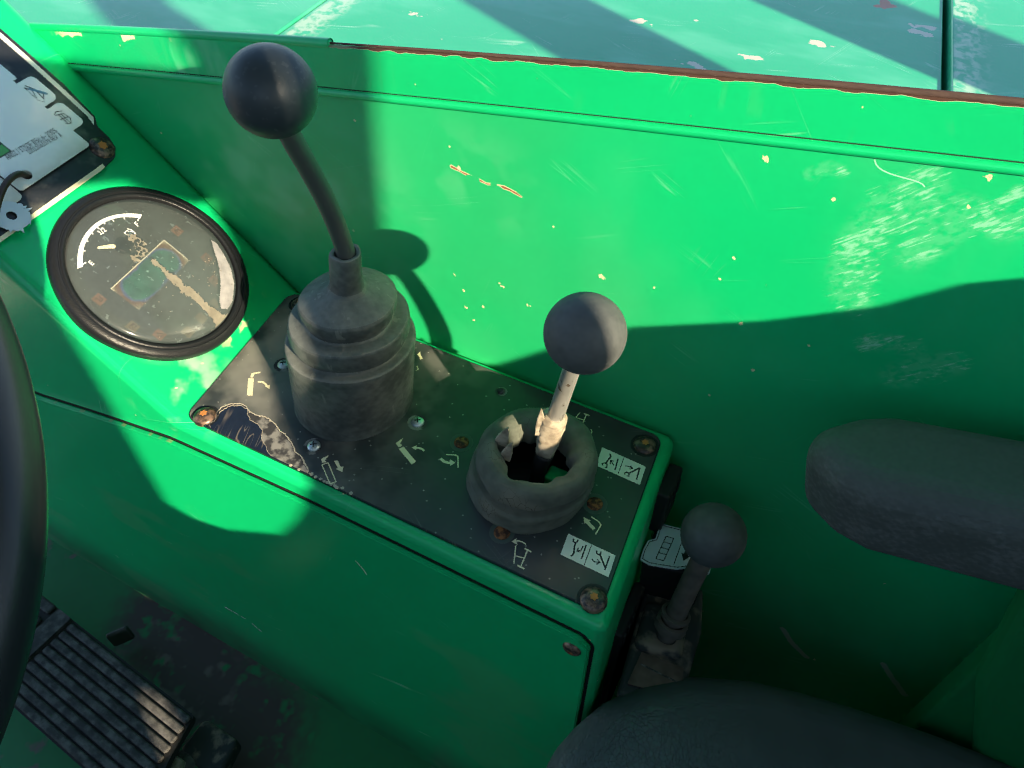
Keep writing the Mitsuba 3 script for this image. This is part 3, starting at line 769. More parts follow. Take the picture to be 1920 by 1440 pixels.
chipr = np.random.default_rng(12)
rimc = unary_union([Point(-.30 + chipr.normal() * .016, .2432 + abs(chipr.normal()) * .0012).buffer(chipr.uniform(.0005, .0016), 2) for _ in range(26)])
add('control_console__top_plate__chipped_edge', extr(rimc.intersection(plate.buffer(.003)), .0003, z0=.0029), 'torn_edge')


def stroke(item, z0):
    w, pts = item
    g = Polygon(pts).buffer(0) if w == 0 else LineString(pts).buffer(w / 2, cap_style=2, join_style=2)
    return g


for grp in sym:
    g = unary_union([stroke(i, 0) for i in grp]).difference(Point(-.3306, .3289).buffer(.0515))
    add(nxt('control_console__top_plate__symbol'), extr(g, .0002, z0=.00302), 'cream')
for lab in label:
    out = stroke(lab[0], 0).difference(Point(-.1546, .3185).buffer(.0475))
    marks = unary_union([stroke(i, 0) for i in lab[1:]]).intersection(out.buffer(-.0004))
    add(nxt('control_console__top_plate__sticker'), join(extr(out, .0003, z0=.00302)), 'cream_white')
    add(nxt('control_console__top_plate__sticker_print'), extr(marks, .0002, z0=.00335), 'ink')
for c in screws:
    k = nxt('control_console__top_plate__screw')
    screw_head(k, frame([c[0], c[1], .0026], [1, 0, 0], [0, 1, 0], [0, 0, 1]), c[2], .0048, 'bolt_head')
    w = Point(c[0], c[1]).buffer(c[2] + .0022)
    add(nxt('control_console__top_plate__washer'), extr(w.intersection(plate.buffer(-.0009)), .0002, z0=.00305), 'plastic_black')
for c in small:
    k = nxt('control_console__top_plate__screw')
    r = {0: .0056, 1: .0034, 2: .0062}[c[2]]
    m = dome(r, .003 if c[2] < 2 else .0022, 28)
    m.apply_translation([c[0], c[1], .0031])
    add(k, m, {0: 'zinc', 1: 'residue', 2: 'rust'}[c[2]], 40)
    if c[2] == 0:
        cr = unary_union([sbox(-.0026, -.0005, .0026, .0005), sbox(-.0005, -.0026, .0005, .0026)])
        add(nxt(k + '_recess'), extr(cr, .0006, frame([c[0], c[1], .0057], [.8, .6, 0], [-.6, .8, 0], [0, 0, 1])), 'ink')
    ring_ = Point(c[0], c[1]).buffer(r * 1.55).difference(Point(c[0], c[1]).buffer(r * .8))
    add(nxt('control_console__top_plate__stain'), extr(ring_, .0001, z0=.00303), 'residue' if c[2] != 2 else 'plate_stain')
mat('plate_stain', (.055, .075, .062), .6, .3)

# ---------------------------------------------------------------- instrument gauge on the sloping dash
GC, GR, GB = (.0918, .1004), .0704, .0832
GM = PANEL @ frame([GC[0], GC[1], 0], [1, 0, 0], [0, 1, 0], [0, 0, 1])
prof = [(GB, -.003), (GB, .0035), (GB - .0006, .0062), (GB - .0024, .0082), (GB - .005, .0092), (GR + .0062, .0094), (GR + .0056, .0084), (GR + .0048, .0084), (GR + .0040, .0092), (GR + .0030, .0094), (GR + .0016, .0090), (GR + .0006, .0082), (GR, .005), (GR, .0)]
bz = lathe(prof, n=128)
bz.apply_transform(GM)
add('instrument_gauge__bezel', bz, 'bezel_black', 45)
tag('instrument_gauge', 'round black fuel gauge cluster with dusty domed lens set in the green dash', 'gauge')
a = np.linspace(0, 1, 22)
ln = lathe([(GR - .0004, .0062)] + [(max((GR - .0006) * math.cos(t * math.pi / 2) ** .55 if t < 1 else 1e-5, 1e-5), .0064 + .0075 * math.sin(t * math.pi / 2)) for t in a], n=128)
ln.apply_transform(GM)
add('instrument_gauge__lens', ln, 'lens_glass', True)
add('instrument_gauge__dial', extr(Point(*GC).buffer(GR + .001, 64), .0006, PANEL, .0002), 'dial_black')
FZ = .0009
arcp = Polygon(smoothline([(*c, 0) for c in scaleO], 60)[:, :2].tolist() + smoothline([(*c, 0) for c in scaleI], 60)[::-1, :2].tolist()).buffer(0)
tk = unary_union([LineString([ticks[i], ticks[i + 1]]).buffer(.0005, cap_style=2) for i in range(0, len(ticks), 2)])
add('instrument_gauge__scale', extr(arcp.union(tk), .0002, PANEL, FZ), 'white_print')


def text_at(s, p0, p1, height, M, h, bold=True):
    """Lettering on a plane: its baseline runs from p0 towards p1 and is as long as their distance."""
    m = meshkit.text_mesh(s, height, .0002, bold=bold)
    p0, p1 = np.array(p0), np.array(p1)
    d = p1 - p0
    L = np.linalg.norm(d)
    d = d / L
    m.apply_scale([L / m.bounds[1][0], 1, 1])
    m.apply_transform(M @ frame([p0[0], p0[1], h], [d[0], d[1], 0], [-d[1], d[0], 0], [0, 0, 1]))
    return m


add('instrument_gauge__lettering', text_at('E', txtE[0], np.array(txtE[0]) + [.0034, 0], .0042, PANEL, FZ), 'white_print')
add('instrument_gauge__lettering_001', text_at('1/2', txtH[0], txtH[1], .0042, PANEL, FZ), 'white_print')
add('instrument_gauge__lettering_002', text_at('F', txtF[0], np.array(txtF[0]) + [.0032, 0], .0042, PANEL, FZ), 'white_print')
pb = np.array([.1040, .1338])
pump_g = unary_union([sbox(0, .0, .0046, .0075), LineString([(.0046, .005), (.0062, .0045), (.0062, .0012), (.0074, .0012), (.0074, .0052), (.0058, .0078)]).buffer(.0004)]).difference(sbox(.0008, .0042, .0038, .0067))
add('instrument_gauge__fuel_symbol', extr(pump_g, .0002, PANEL @ frame([pb[0], pb[1], 0], [1, 0, 0], [0, 1, 0], [0, 0, 1]), FZ), 'white_print')
add('instrument_gauge__needle', extr(Polygon(needle).buffer(.0002), .0005, PANEL, .0035), 'cream')
hb = lathe([(.0068, 0), (.0068, .0042), (.0062, .0048), (.0048, .0048), (.0044, .0042), (1e-5, .0042)], n=40)
hb.apply_transform(PANEL @ frame([hub[0][0], hub[0][1], .0008], [1, 0, 0], [0, 1, 0], [0, 0, 1]))
add('instrument_gauge__hub', hb, 'bezel_black', 40)
lg = Polygon([(.0531, .0878), (.0531, .1146), (.1243, .1146), (.1243, .0878)])
add('instrument_gauge__display', extr(lg, .0002, PANEL, FZ), 'lcd', label='green stained display window')
fr_ = unary_union([LineString([(.0531, .1148), (.1245, .1148), (.1245, .0900)]).buffer(.00045, join_style=2), LineString([(.0531, .1148), (.0531, .112)]).buffer(.0003)])
add('instrument_gauge__display__frame', extr(fr_, .0004, PANEL, FZ + .0001), 'cream_dull')
mat('cream_dull', (.34, .32, .25), .6, .3)
IC = [(c[0], c[1]) for c in icons]
glyph = [[(-.7, -.5), (-.3, .5), (.0, -.2), (.3, .5), (.6, -.4)], [(-.6, .4), (.5, .4), (.5, -.4), (-.3, -.4), (-.3, .1), (.2, .1)], [(-.6, -.5), (-.6, .5), (-.1, 0), (.4, .5), (.4, -.5)],
         [(-.6, .5), (-.6, -.5), (.5, -.5), (.5, .2), (0, .2)], [(-.5, .4), (.5, .4), (0, .4), (0, -.5)], [(-.6, -.4), (.2, -.4), (.5, 0), (.2, .4), (-.6, .4), (-.6, -.4)],
         [(-.6, -.5), (0, .6), (.6, -.5), (-.6, -.5)], [(-.6, -.4), (-.6, .4), (.6, .4), (.6, -.4), (-.6, -.4), (.6, .4)], [(-.6, .5), (-.2, .5), (-.2, -.5), (.4, -.5), (.4, .2), (.6, .4)]]
for k, c in enumerate(IC):
    s = .0043
    key = nxt('instrument_gauge__warning_icon')
    add(key, extr(sbox(c[0] - s, c[1] - s, c[0] + s, c[1] + s), .0002, PANEL, FZ), 'icon_brown' if k in (0, 1, 2, 6, 8) else 'icon_olive')
    add(key + '__mark', extr(LineString([(c[0] + a_ * s, c[1] + b_ * s) for a_, b_ in glyph[k]]).buffer(.0004), .0002, PANEL, FZ + .0002), 'icon_line')


def lens_h(p, q):
    r = min(math.hypot(p - GC[0], q - GC[1]) / GR, .999)
    # invert the lathe profile: r = cos(t)^.55
    t = math.acos(min(1, max(0, r ** (1 / .55))))
    return .0064 + .0075 * math.sin(t)


def on_lens(shape, lift=.0004):
    """A thin crust laid over the domed lens."""
    ms = []
    for g in getattr(shape, 'geoms', [shape]):
        if g.area < 2e-8:
            continue
        v, f = trimesh.creation.triangulate_polygon(g, engine='earcut')
        m = trimesh.Trimesh(np.c_[v, np.zeros(len(v))], f, process=False)
        m = m.subdivide_to_size(.004, max_iter=8)
        V = m.vertices.copy()
        V[:, 2] = [lens_h(a_, b_) + lift for a_, b_ in V[:, :2]]
        ms.append(trimesh.Trimesh(V, m.faces, process=False))
    m = trimesh.util.concatenate(ms)
    m.apply_transform(PANEL)
    return m


gr = rough(streak, .0006, 900, 3)
rs = np.random.default_rng(9)
spk = [Point(.088 + rs.normal() * .03, .075 + rs.normal() * .02).buffer(rs.uniform(.0002, .0007), 2) for _ in range(30)]
spk += [Point(.128 + rs.normal() * .01, .060 + rs.normal() * .012).buffer(rs.uniform(.0002, .0007), 2) for _ in range(40)]
sm = rough(smudge, .001, 900, 6)
holes = unary_union([Point(*[sm.centroid.x + rs.normal() * .008, sm.centroid.y + rs.normal() * .009]).buffer(rs.uniform(.0004, .0016), 2) for _ in range(170)])
ghole = unary_union([Point(*gr.exterior.interpolate(t, normalized=True).coords[0]).buffer(rs.uniform(.0002, .0010), 2) for t in rs.uniform(0, 1, 160)])
crust = unary_union([gr.difference(ghole), sm.difference(holes)] + spk).intersection(Point(*GC).buffer(GR - .0012, 64))
add('instrument_gauge__dirt_crust', on_lens(crust), 'grime', kind='stuff', label='dried tan dirt on the lens')

add('instrument_gauge__sun_glint', on_lens(rough(glint, .0002, 700, 31).buffer(.0006), .0003), 'glint_paint', label='painted crescent of sunlight on the lens rim')  # sunlight caught in the lens, painted as a pale crescent
mat('glint_paint', lambda p, n, uv: mix((.15, .15, .16), (.30, .295, .31), fbm(p.x * 160, p.y * 160, p.z * 160, 3)), .4, .5)

# ---------------------------------------------------------------- load chart plate on the dash (upper left)
tag('load_chart', 'black framed chart plate with white flip pages on the sloping dash', 'sign')
cp = Polygon([(.1872, .42), (.1850, .31), (.1838, .264), (.1788, .2290), (.1722, .2215), (.1710, .2080), (.1672, .1985), (.1590, .1930), (.1441, .1915), (-.05, .1985), (-.05, .42)]).buffer(-.003).buffer(.003)
add('load_chart__back_plate', extr(cp, .0035, PANEL, .0003), 'film_chart')
mat('film_chart', lambda p, n, uv: mix((.012, .014, .018), (.085, .085, .075), smoothstep(.45, .8, fbm(p.x * 60, p.y * 60, p.z * 60, 4))), .45, .45)
add('load_chart__border', extr(Polygon([(.1838, .40), (.1812, .30), (.1796, .262), (.1768, .2290), (.1705, .2235), (.1735, .2330), (.1752, .264), (.1768, .30), (.1790, .40)]), .0003, PANEL, .0039), 'cream_white')
add('load_chart__border_001', extr(Polygon([(c[0], c[1]) for c in stripB]).buffer(0), .0003, PANEL, .0039), 'cream')

pgs = unary_union([rrect([(-.05, .42), (.1490, .42), (.1490, .2112), (.0695, .2132), (.0695, .236), (-.05, .236)], .003), sbox(.10, .2860, .1535, .42)])
tabU, tabL = rrect([(.10, .2572), (.1676, .2572), (.1676, .2832), (.10, .2832)], .005), rrect([(.10, .2296), (.1668, .2296), (.1668, .2545), (.10, .2545)], .005)
ringhole = Point(.0848, .2210).buffer(.0042)
add('load_chart__page', extr(pgs.difference(ringhole), .0016, PANEL, .0060), 'page_white', label='white page with standard numbers in black print')
add('load_chart__page_001', extr(tabU.union(pgs.intersection(sbox(.02, .24, .149, .42))).difference(ringhole), .0012, PANEL, .0046), 'page_white')
add('load_chart__page_002', extr(tabL.union(pgs.intersection(sbox(.02, .22, .149, .42))).difference(ringhole), .0006, PANEL, .0039), 'page_white')
add('load_chart__page_003', extr(rrect([(-.02, .2095), (.0680, .2095), (.0715, .2330), (-.02, .2330)], .004), .0012, PANEL, .0042), 'page_white')
edge = pgs.buffer(.0004).difference(pgs.buffer(-.0002)).difference(sbox(.02, .2555, .16, .285))
add('load_chart__page_edge', extr(edge, .0012, PANEL, .0056), 'ink')
ZP = .0077
add('load_chart__page__print', text_at('ANSI / ITSDF B56.6-2005', txt1[0], txt1[1], .0048, PANEL, ZP, False), 'ink')
add('load_chart__page__print_001', text_at('1001106107R REV. A', txt2[0], txt2[1], .0040, PANEL, ZP, False), 'ink')
add('load_chart__page__badge', extr(Polygon([(.0935, .2416), (.0935, .2640), (.05, .2660), (.05, .2430)]), .0002, PANEL, ZP), 'ink')
add('load_chart__page__badge_001', extr(Polygon([(.0924, .2424), (.0924, .2496), (.05, .2512), (.05, .2436)]), .0002, PANEL, ZP + .0003), 'tag_green')
tp = .0058
drawing = [([(.1515, .2775), (.1560, .2720), (.1600, .2660)], .0010), ([(.1540, .2785), (.1625, .2640)], .0008), ([(.1552, .2735), (.1520, .2660)], .0006), ([(.1600, .2660), (.1560, .2620)], .0006), ([(.1520, .2765), (.1510, .2640), (.1540, .2600)], .0003), ([(.1570, .2700), (.1560, .2620)], .0007)]
add('load_chart__page_001__drawing', extr(unary_union([LineString(a_).buffer(w_ / 2) for a_, w_ in drawing]), .0002, PANEL, tp), 'ink')
add('load_chart__page_001__drawing_001', extr(LineString([(.1545, .2745), (.1580, .2700), (.1618, .2650)]).buffer(.0011), .0002, PANEL, tp + .0002), 'page_blue')
cu = [[(.1494, .2474), (.1583, .2450)], [(.1583, .2450), (.1596, .2390)], [(.1596, .2390), (.1558, .2351)], [(.1494, .2474), (.1484, .2388)], [(.1484, .2388), (.1558, .2351)], [(.1494, .2426), (.1590, .2405)], [(.1494, .2474), (.1545, .2492)], [(.1545, .2492), (.1596, .2470)], [(.1535, .2372), (.1540, .2462)], [(.1556, .2362), (.1562, .2456)]]
add('load_chart__page_002__drawing', extr(unary_union([LineString(a_).buffer(.0003) for a_ in cu]), .0002, PANEL, .0046), 'ink')
sm_ = dome(.0108, .0042)
sm_.apply_transform(PANEL @ frame([.1572, .2052, .0036], [1, 0, 0], [0, 1, 0], [0, 0, 1]))
add('load_chart__screw', sm_, 'bolt_head', 40, label='corroded screw at the corner of the chart plate')
pts = [((.0042 if i % 2 == 0 else .0030) * math.cos(i * math.pi / 6), (.0042 if i % 2 == 0 else .0030) * math.sin(i * math.pi / 6)) for i in range(12)]
add('load_chart__screw__recess', extr(Polygon(pts), .001, PANEL @ frame([.1572, .2052, .0072], [1, 0, 0], [0, 1, 0], [0, 0, 1])), 'rust_bright')
wr = rough(list(Point(.0473, .2033).buffer(.0135).exterior.coords), .0009, 400, 21)
spikes = unary_union([Polygon([(.0473 + .0125 * math.cos(t - .12), .2033 + .0125 * math.sin(t - .12)), (.0473 + L_ * math.cos(t), .2033 + L_ * math.sin(t)), (.0473 + .0125 * math.cos(t + .12), .2033 + .0125 * math.sin(t + .12))])
                      for t, L_ in ((-.25, .0175), (-.05, .0155), (-1.9, .0165), (-2.5, .0155))])
wg = wr.union(spikes).difference(Point(.0473, .2033).buffer(.0038))
add('load_chart__reinforcement_ring', extr(wg, .0008, PANEL, .0062), 'plate_white', label='torn pale reinforcement ring')
rp = [on_panel(p_, q_, h_) for p_, q_, h_ in ((.0300, .2050, .011), (.0420, .2128, .0165), (.0560, .2195, .0185), (.0700, .2228, .0165), (.0800, .2225, .0115), (.0850, .2206, .005), (.0865, .2195, .001))]
add('load_chart__binder_ring', tube(smoothline(rp, 40), .0026, 18), 'rust_dark', True, label='brown metal binder ring through the pages')
mat('rust_dark', lambda p, n, uv: mix((.020, .013, .011), (.075, .042, .028), fbm(p.x * 260, p.y * 260, p.z * 260, 3)), .45, .5, metallic=.3)

# ---------------------------------------------------------------- levers
def lever_boot_centre(z):
    t = min(max(z / .172, 0), 1)
    return (-.3306 + .0291 * t, .3289 - .0062 * t)


def ball(key, c, m, r=.025):
    s = trimesh.creation.icosphere(subdivisions=5, radius=r)
    s.vertices[:, 2] *= .985
    s.apply_translation(c)
    add(key, s, m, True)


P1 = [(.0462, .002), (.0512, .0025), (.0512, .004), (.0505, .006), (.0505, .066), (.0508, .072), (.0512, .078), (.0508, .0815), (.0490, .0826), (.0440, .0830), (.0422, .0842),
      (.0446, .0872), (.0466, .0935), (.0466, .0985), (.0458, .1045), (.0448, .1062), (.0400, .1070), (.0345, .1072), (.0328, .1084), (.0342, .1118), (.0362, .1180), (.0366, .1225), (.0364, .1250), (.0352, .1272),
      (.0300, .1302), (.0220, .1340), (.0152, .1370), (.0128, .1395), (.0117, .1450), (.0112, .1690), (.0108, .1712), (.0098, .1718), (.0078, .1712), (.0072, .1660)]
def dense(prof_, k=3):
    out = []
    for (r0, z0), (r1, z1) in zip(prof_[:-1], prof_[1:]):
        for i in range(k):
            out.append((r0 + (r1 - r0) * i / k, z0 + (z1 - z0) * i / k))
    return out + [prof_[-1]]


def wob1(th, z, i):
    return .0004 * np.sin(3 * th + 20 * z) + .0003 * np.sin(5 * th - 40 * z + 1)


add('control_lever__boot', lathe(dense(P1), lever_boot_centre, 96, wob1), 'rubber', 50)
tag('control_lever', 'tall black ball-topped lever rising from a stepped rubber boot on the plate', 'lever', 'ball-topped control levers')
add('control_lever__shaft', tube(smoothline(sh1[1:2] and [[-.3016, .3228, .150]] + sh1[1:] + [k1], 40), .0066, 28), 'rod_black', True)
ball('control_lever__knob', k1, 'knob_black')

# second lever: low ring shaped boot, torn open
def c2(z):
    t = min(max((z - .004) / .055, 0), 1)
    return (-.1554 + .0100 * t, .3192 + .0030 * t)


P2 = [(.0455, .002), (.0480, .0025), (.0480, .005), (.0472, .007), (.0470, .0140), (.0481, .0172), (.0479, .0198), (.0460, .0220), (.0420, .0228), (.0396, .0240), (.0416, .0262), (.0450, .0305), (.0461, .0345), (.0456, .0390), (.0437, .0435), (.0408, .0468), (.0370, .0484), (.0326, .0480), (.0286, .0462), (.0256, .0432), (.0238, .0392), (.0232, .0345), (.0234, .0300)]
tear = lambda th: .0058 * np.cos(th + 1.08) + .0014 * np.sin(3 * th + .4) + .0012 * np.sin(7 * th + 2) + .0010 * np.sin(13 * th) + .0080 * np.exp(-((np.mod(th, 2 * np.pi) - 3.5) / .30) ** 2) + .004 * np.exp(-((np.mod(th, 2 * np.pi) - 4.6) / .2) ** 2)


def wob2(th, z, i):
    w = .0005 * np.sin(4 * th + 60 * z) + .0004 * np.sin(9 * th - 30 * z)
    k = max(0, i - 48) / 12
    return w + min(k, 1) * tear(th)


b2 = lathe(dense(P2), c2, 120, wob2)
add('control_lever_001__boot', b2, 'old_rubber', 32, label='perished grey rubber boot torn open at the top')
tag('control_lever_001', 'ball-topped lever with bare steel shaft standing in a torn grey boot', 'lever', 'ball-topped control levers')
add('control_lever_001__boot_shade_disc', extr(Point(-.150, .319).buffer(.040), .0006, z0=.0034), 'plastic_black')  # black disc stands in for the shade inside the boot
add('control_lever_001__shaft', tube(smoothline([k2] + sh2, 24), np.linspace(.0052, .0064, 24), 28), 'steel', True)
cs = smoothline([[-.1428, .3350, .0740], [-.1442, .3338, .0620], [-.1452, .3305, .047], [-.1456, .3265, .036]], 26)
cr_ = np.r_[.0066, .0082, np.linspace(.0100, .0092, 14), np.linspace(.0090, .0070, 10)]
cm_ = tube(cs, cr_, 40)
nz = meshkit.fbm(cm_.vertices * 260, 3)
cm_.vertices += cm_.vertex_normals * ((nz - .5) * .0022)[:, None]
add('control_lever_001__sleeve', cm_, 'bone', 60, label='crumbling tan rubber sleeve at the foot of the shaft')
add('control_lever_001__pivot', tube(smoothline([[-.1454, .3275, .036], [-.148, .3235, .020], [-.150, .320, .004]], 10), np.linspace(.0072, .0045, 10), 20), 'plastic_black', True)
PIV1, PIV2 = (-.1345, .3270), (-.1420, .3030)
add('control_lever_001__pivot_001', tri(rbox([PIV1[0] - .008, PIV1[1] - .007, .004], [PIV1[0] + .008, PIV1[1] + .007, .016], .002)), 'trim_green')
add('control_lever_001__pivot_002', tri(rbox([PIV2[0] - .009, PIV2[1] - .004, .004], [PIV2[0] + .007, PIV2[1] + .004, .012], .002)), 'residue')


def flap(base, tip, w, t, key):
    base, tip = np.array(base), np.array(tip)
    d = tip - base
    s = np.cross(d, [.3, -.8, .5])
    s /= np.linalg.norm(s)
    n_ = np.cross(s, d)
    n_ /= np.linalg.norm(n_)
    V = []
    for u_, ww in ((0, 1), (.35, .85), (.7, .5), (1, .06)):
        c_ = base + d * u_ + n_ * (.0025 * u_ * u_)
        V += [c_ - s * w * ww - n_ * t, c_ + s * w * ww * .8 - n_ * t, c_ + s * w * ww * .8 + n_ * t, c_ - s * w * ww + n_ * t]
    add(key, trimesh.convex.convex_hull(np.array(V)), 'bone')


flap([-.1760, .3130, .0440], [-.1715, .3175, .0640], .0058, .0010, nxt('control_lever_001__torn_flap'))
flap([-.1680, .3050, .0400], [-.1640, .3100, .0590], .0050, .0010, nxt('control_lever_001__torn_flap'))
flap([-.1490, .3270, .0560], [-.1515, .3300, .0830], .0050, .0010, nxt('control_lever_001__torn_flap'))
ball('control_lever_001__knob', k2, 'knob_grey', .0229)

# third lever, low beside the console end
tag('auxiliary_lever', 'short dusty ball-topped lever beside the console end, in a dirty black housing', 'lever', 'ball-topped control levers')
ball('auxiliary_lever__knob', l3[1], 'knob_grey')
l3b = np.array(l3[0])
add('auxiliary_lever__shaft', tube(smoothline([l3[1], (np.array(l3[1]) * .5 + l3b * .5) + [0, .001, 0], l3b, l3b + [-.001, -.010, -.026]], 24), .0085, 26), 'dusty_rod', True)
mat('dusty_rod', lambda p, n, uv: mix((.055, .052, .048), (.12, .105, .090), fbm(p.x * 130, p.y * 130, p.z * 130, 3)), .8, .3)
ax3 = np.array(l3[1]) - l3b
for k_, (s_, r_, hh) in enumerate(((-.004, .0125, .005), (-.018, .0135, .010))):
    cyl = lathe([(r_ - .003, 0), (r_, .001), (r_, hh - .001), (r_ - .003, hh)], n=36)
    cyl.apply_transform(along(l3b + ax3 / np.linalg.norm(ax3) * s_, ax3))
    add(nxt('auxiliary_lever__collar'), cyl, 'dusty_rod', 40)
hz = -.125
hp = [(-.0480, .3640), (-.0080, .3690), (.0020, .3350), (.0070, .2700), (-.0330, .2560), (-.0370, .2850)]
hm = hull([[x_ + .006 * (z_ < -.2), y_, z_] for x_, y_ in hp for z_ in (hz - .010, -.42)], .005, 16) + hull([[-.034, .300, hz - .004], [-.008, .306, hz - .004], [-.014, .338, hz - .004], [-.038, .332, hz - .004]], .007, 16)
add('auxiliary_lever__housing', hm, 'housing', 50)
lbl = Polygon(l3label).buffer(-.001).buffer(.001)
add('auxiliary_lever__housing__label', extr(lbl, .0008, z0=hz - .0035), 'brown_label', label='brown sun-baked label')
lx = [c[0] for c in l3label]
ly = [c[1] for c in l3label]
add('auxiliary_lever__housing__label_line', extr(LineString([(min(lx) + .004, np.mean(ly) + .002), (max(lx) - .004, np.mean(ly) + .002)]).buffer(.0006), .0003, z0=hz - .0027), 'residue')
pz = -.07
pp_ = Polygon([(-.0567, .3790), (-.0100, .3880), (-.0040, .3520), (-.0214, .3496), (-.0290, .3440), (-.0510, .3372), (-.0592, .3382), (-.0605, .3480), (-.0600, .3583), (-.0553, .3625)]).buffer(-.0015).buffer(.0015)
add('auxiliary_lever__sign_plate', extr(pp_, .0015, z0=pz), 'plate_white', label='pale plate with a frame symbol and an arrow')
ladder = [[(-.0480, .3690), (-.0480, .3450)], [(-.0415, .3700), (-.0415, .3465)]] + [[(-.0480, y_), (-.0415, y_ + .001)] for y_ in (.3690, .3630, .3570, .3515, .3450)] + [[(-.0350, .3820), (-.0330, .3470)]]
brd = pp_.buffer(-.0016).exterior.buffer(.0003)
arrow = Polygon([(-.0290, .3700), (-.0255, .3700), (-.0255, .3600), (-.0235, .3600), (-.0270, .3535), (-.0310, .3600), (-.0290, .3600)])
add('auxiliary_lever__sign_plate__print', extr(unary_union([LineString(a_).buffer(.00035) for a_ in ladder] + [arrow, brd]), .0002, z0=pz + .0016), 'ink')
add('auxiliary_lever__bracket', tri(hull([[-.056, .375, pz - .006], [-.012, .384, pz - .006], [-.010, .352, pz - .006], [-.055, .342, pz - .006], [-.050, .37, -.3], [-.01, .37, -.3]], .003, 12)), 'plastic_black')
# a cable plug, and a dark panel added in the shaded gap
for k_, (lo, hi) in enumerate((([-.066, .372, -.075], [-.054, .408, -.020]), ([-.060, .290, -.30], [-.050, .345, -.115]))):
    rb = tri(rbox(lo, hi, .0025))
    rib_ = [tri(rbox([hi[0] - .002, lo[1] + .004 + j * .010, hi[2] - .022], [hi[0] + .0015, lo[1] + .009 + j * .010, hi[2] - .006], .0008, 8)) for j in range(3)]
    add(nxt('plug_and_gap_panel'), join(rb, *rib_), 'plastic_black', label=['black cable plug at the far end of the console side', 'long black panel set in the shaded gap beside the dirty lever housing'][k_], category='plug', group='cable plugs along the console end')

# ---------------------------------------------------------------- steering wheel
WC, WT, WR, Wr = np.array([-.3137, -.0922, .3747]), .754, .19, .0155
wa, wb, wn = np.array([math.cos(WT), 0, -math.sin(WT)]), np.array([0, 1.0, 0]), np.array([math.sin(WT), 0, math.cos(WT)])
tt = np.linspace(0, 2 * np.pi, 181)
add('steering_wheel__rim', tube(WC + WR * (np.cos(tt)[:, None] * wa + np.sin(tt)[:, None] * wb), Wr, 32), 'wheel_black', True)
tag('steering_wheel', 'black smooth steering wheel rim passing the left edge of the picture', 'steering wheel')
for t_ in (math.pi * .5, math.pi * 1.17, math.pi * 1.83):
    e_ = WC + (WR - .004) * (math.cos(t_) * wa + math.sin(t_) * wb)
    add(nxt('steering_wheel__spoke'), tube(smoothline([e_, WC + (e_ - WC) * .5 - wn * .022, WC - wn * .035 + (e_ - WC) * .12], 12), .010, 16), 'wheel_black', True)
hubm = lathe([(1e-5, -.30), (.028, -.30), (.028, -.06), (.032, -.05), (.032, -.02), (.026, -.012), (1e-5, -.01)], n=40)
hubm.apply_transform(along(WC, wn))
add('steering_wheel__hub', hubm, 'wheel_black', 40)

# ---------------------------------------------------------------- pedal on the floor
tag('foot_pedal', 'wide black ribbed rubber foot pedal on the muddy floor at lower left', 'pedal')
pz = -.487
PA = math.atan2(.1034 - .1185, -.517 + .7204)
pd = np.array([math.cos(PA), math.sin(PA), 0])
pn_ = np.array([-math.sin(PA), math.cos(PA), 0])
PM = frame(np.array([-.7340, .0350, pz]), pd, pn_, [0, 0, 1])
pw, pl_ = .1005, .232
add('foot_pedal__base', extr(rrect([(-.25, -.012), (pl_, -.012), (pl_ + .010, .030), (pl_, .055), (pl_ - .012, pw), (-.25, pw)], .006), .012, PM, 0), 'pedal_base')
mat('pedal_base', (.030, .030, .031), .8, .3)
nr = 9
for k_ in range(nr):
    y0 = -.010 + k_ * (pw + .008) / nr
    e_ = pl_ - .004 - .010 * max(0, (k_ - 3) / 5)
    add(nxt('foot_pedal__rib'), tri(hull([[PM[0, 3] + pd[0] * x_ + pn_[0] * y_, PM[1, 3] + pd[1] * x_ + pn_[1] * y_, pz + .0148] for x_ in (-.006, e_) for y_ in (y0 + .0034, y0 + .0076)], .0030, 10)), 'rib_rubber', 40)
add('foot_pedal__crossbar', extr(rrect([(-.040, -.010), (-.014, -.010), (-.014, pw), (-.040, pw)], .003), .0065, PM, .0118), 'rib_rubber')
for k_ in range(5):
    y0 = .002 + k_ * .022
    add(nxt('foot_pedal__rib'), tri(hull([[PM[0, 3] + pd[0] * x_ + pn_[0] * y_, PM[1, 3] + pd[1] * x_ + pn_[1] * y_, pz + .0148] for x_ in (-.20, -.050) for y_ in (y0, y0 + .008)], .0030, 10)), 'rib_rubber', 40)
add('foot_pedal__arm', tri(hull([[-.712, .150, -.520], [-.700, .168, -.520], [-.712, .150, -.545], [-.700, .168, -.545]], .004, 12)), 'rod_black')
hl = Polygon(heel).buffer(-.006).buffer(.008)
add('heel_plate', bevel(hl.convex_hull, .022, .005, z0=-.530), 'housing', 40, label='scuffed grey metal heel plate bolted beside the pedal end', category='bracket')
bm_ = lathe([(.011, 0), (.011, .010), (.009, .013), (1e-5, .013)], n=6)
bm_.apply_translation([-.498, .0665, -.508])
add('heel_plate__bolt', bm_, 'bone')
bw = lathe([(.020, 0), (.021, .002), (.014, .004), (1e-5, .004)], n=32)
bw.apply_translation([-.498, .0665, -.511])
add('heel_plate__washer', bw, 'rib_rubber', 40)

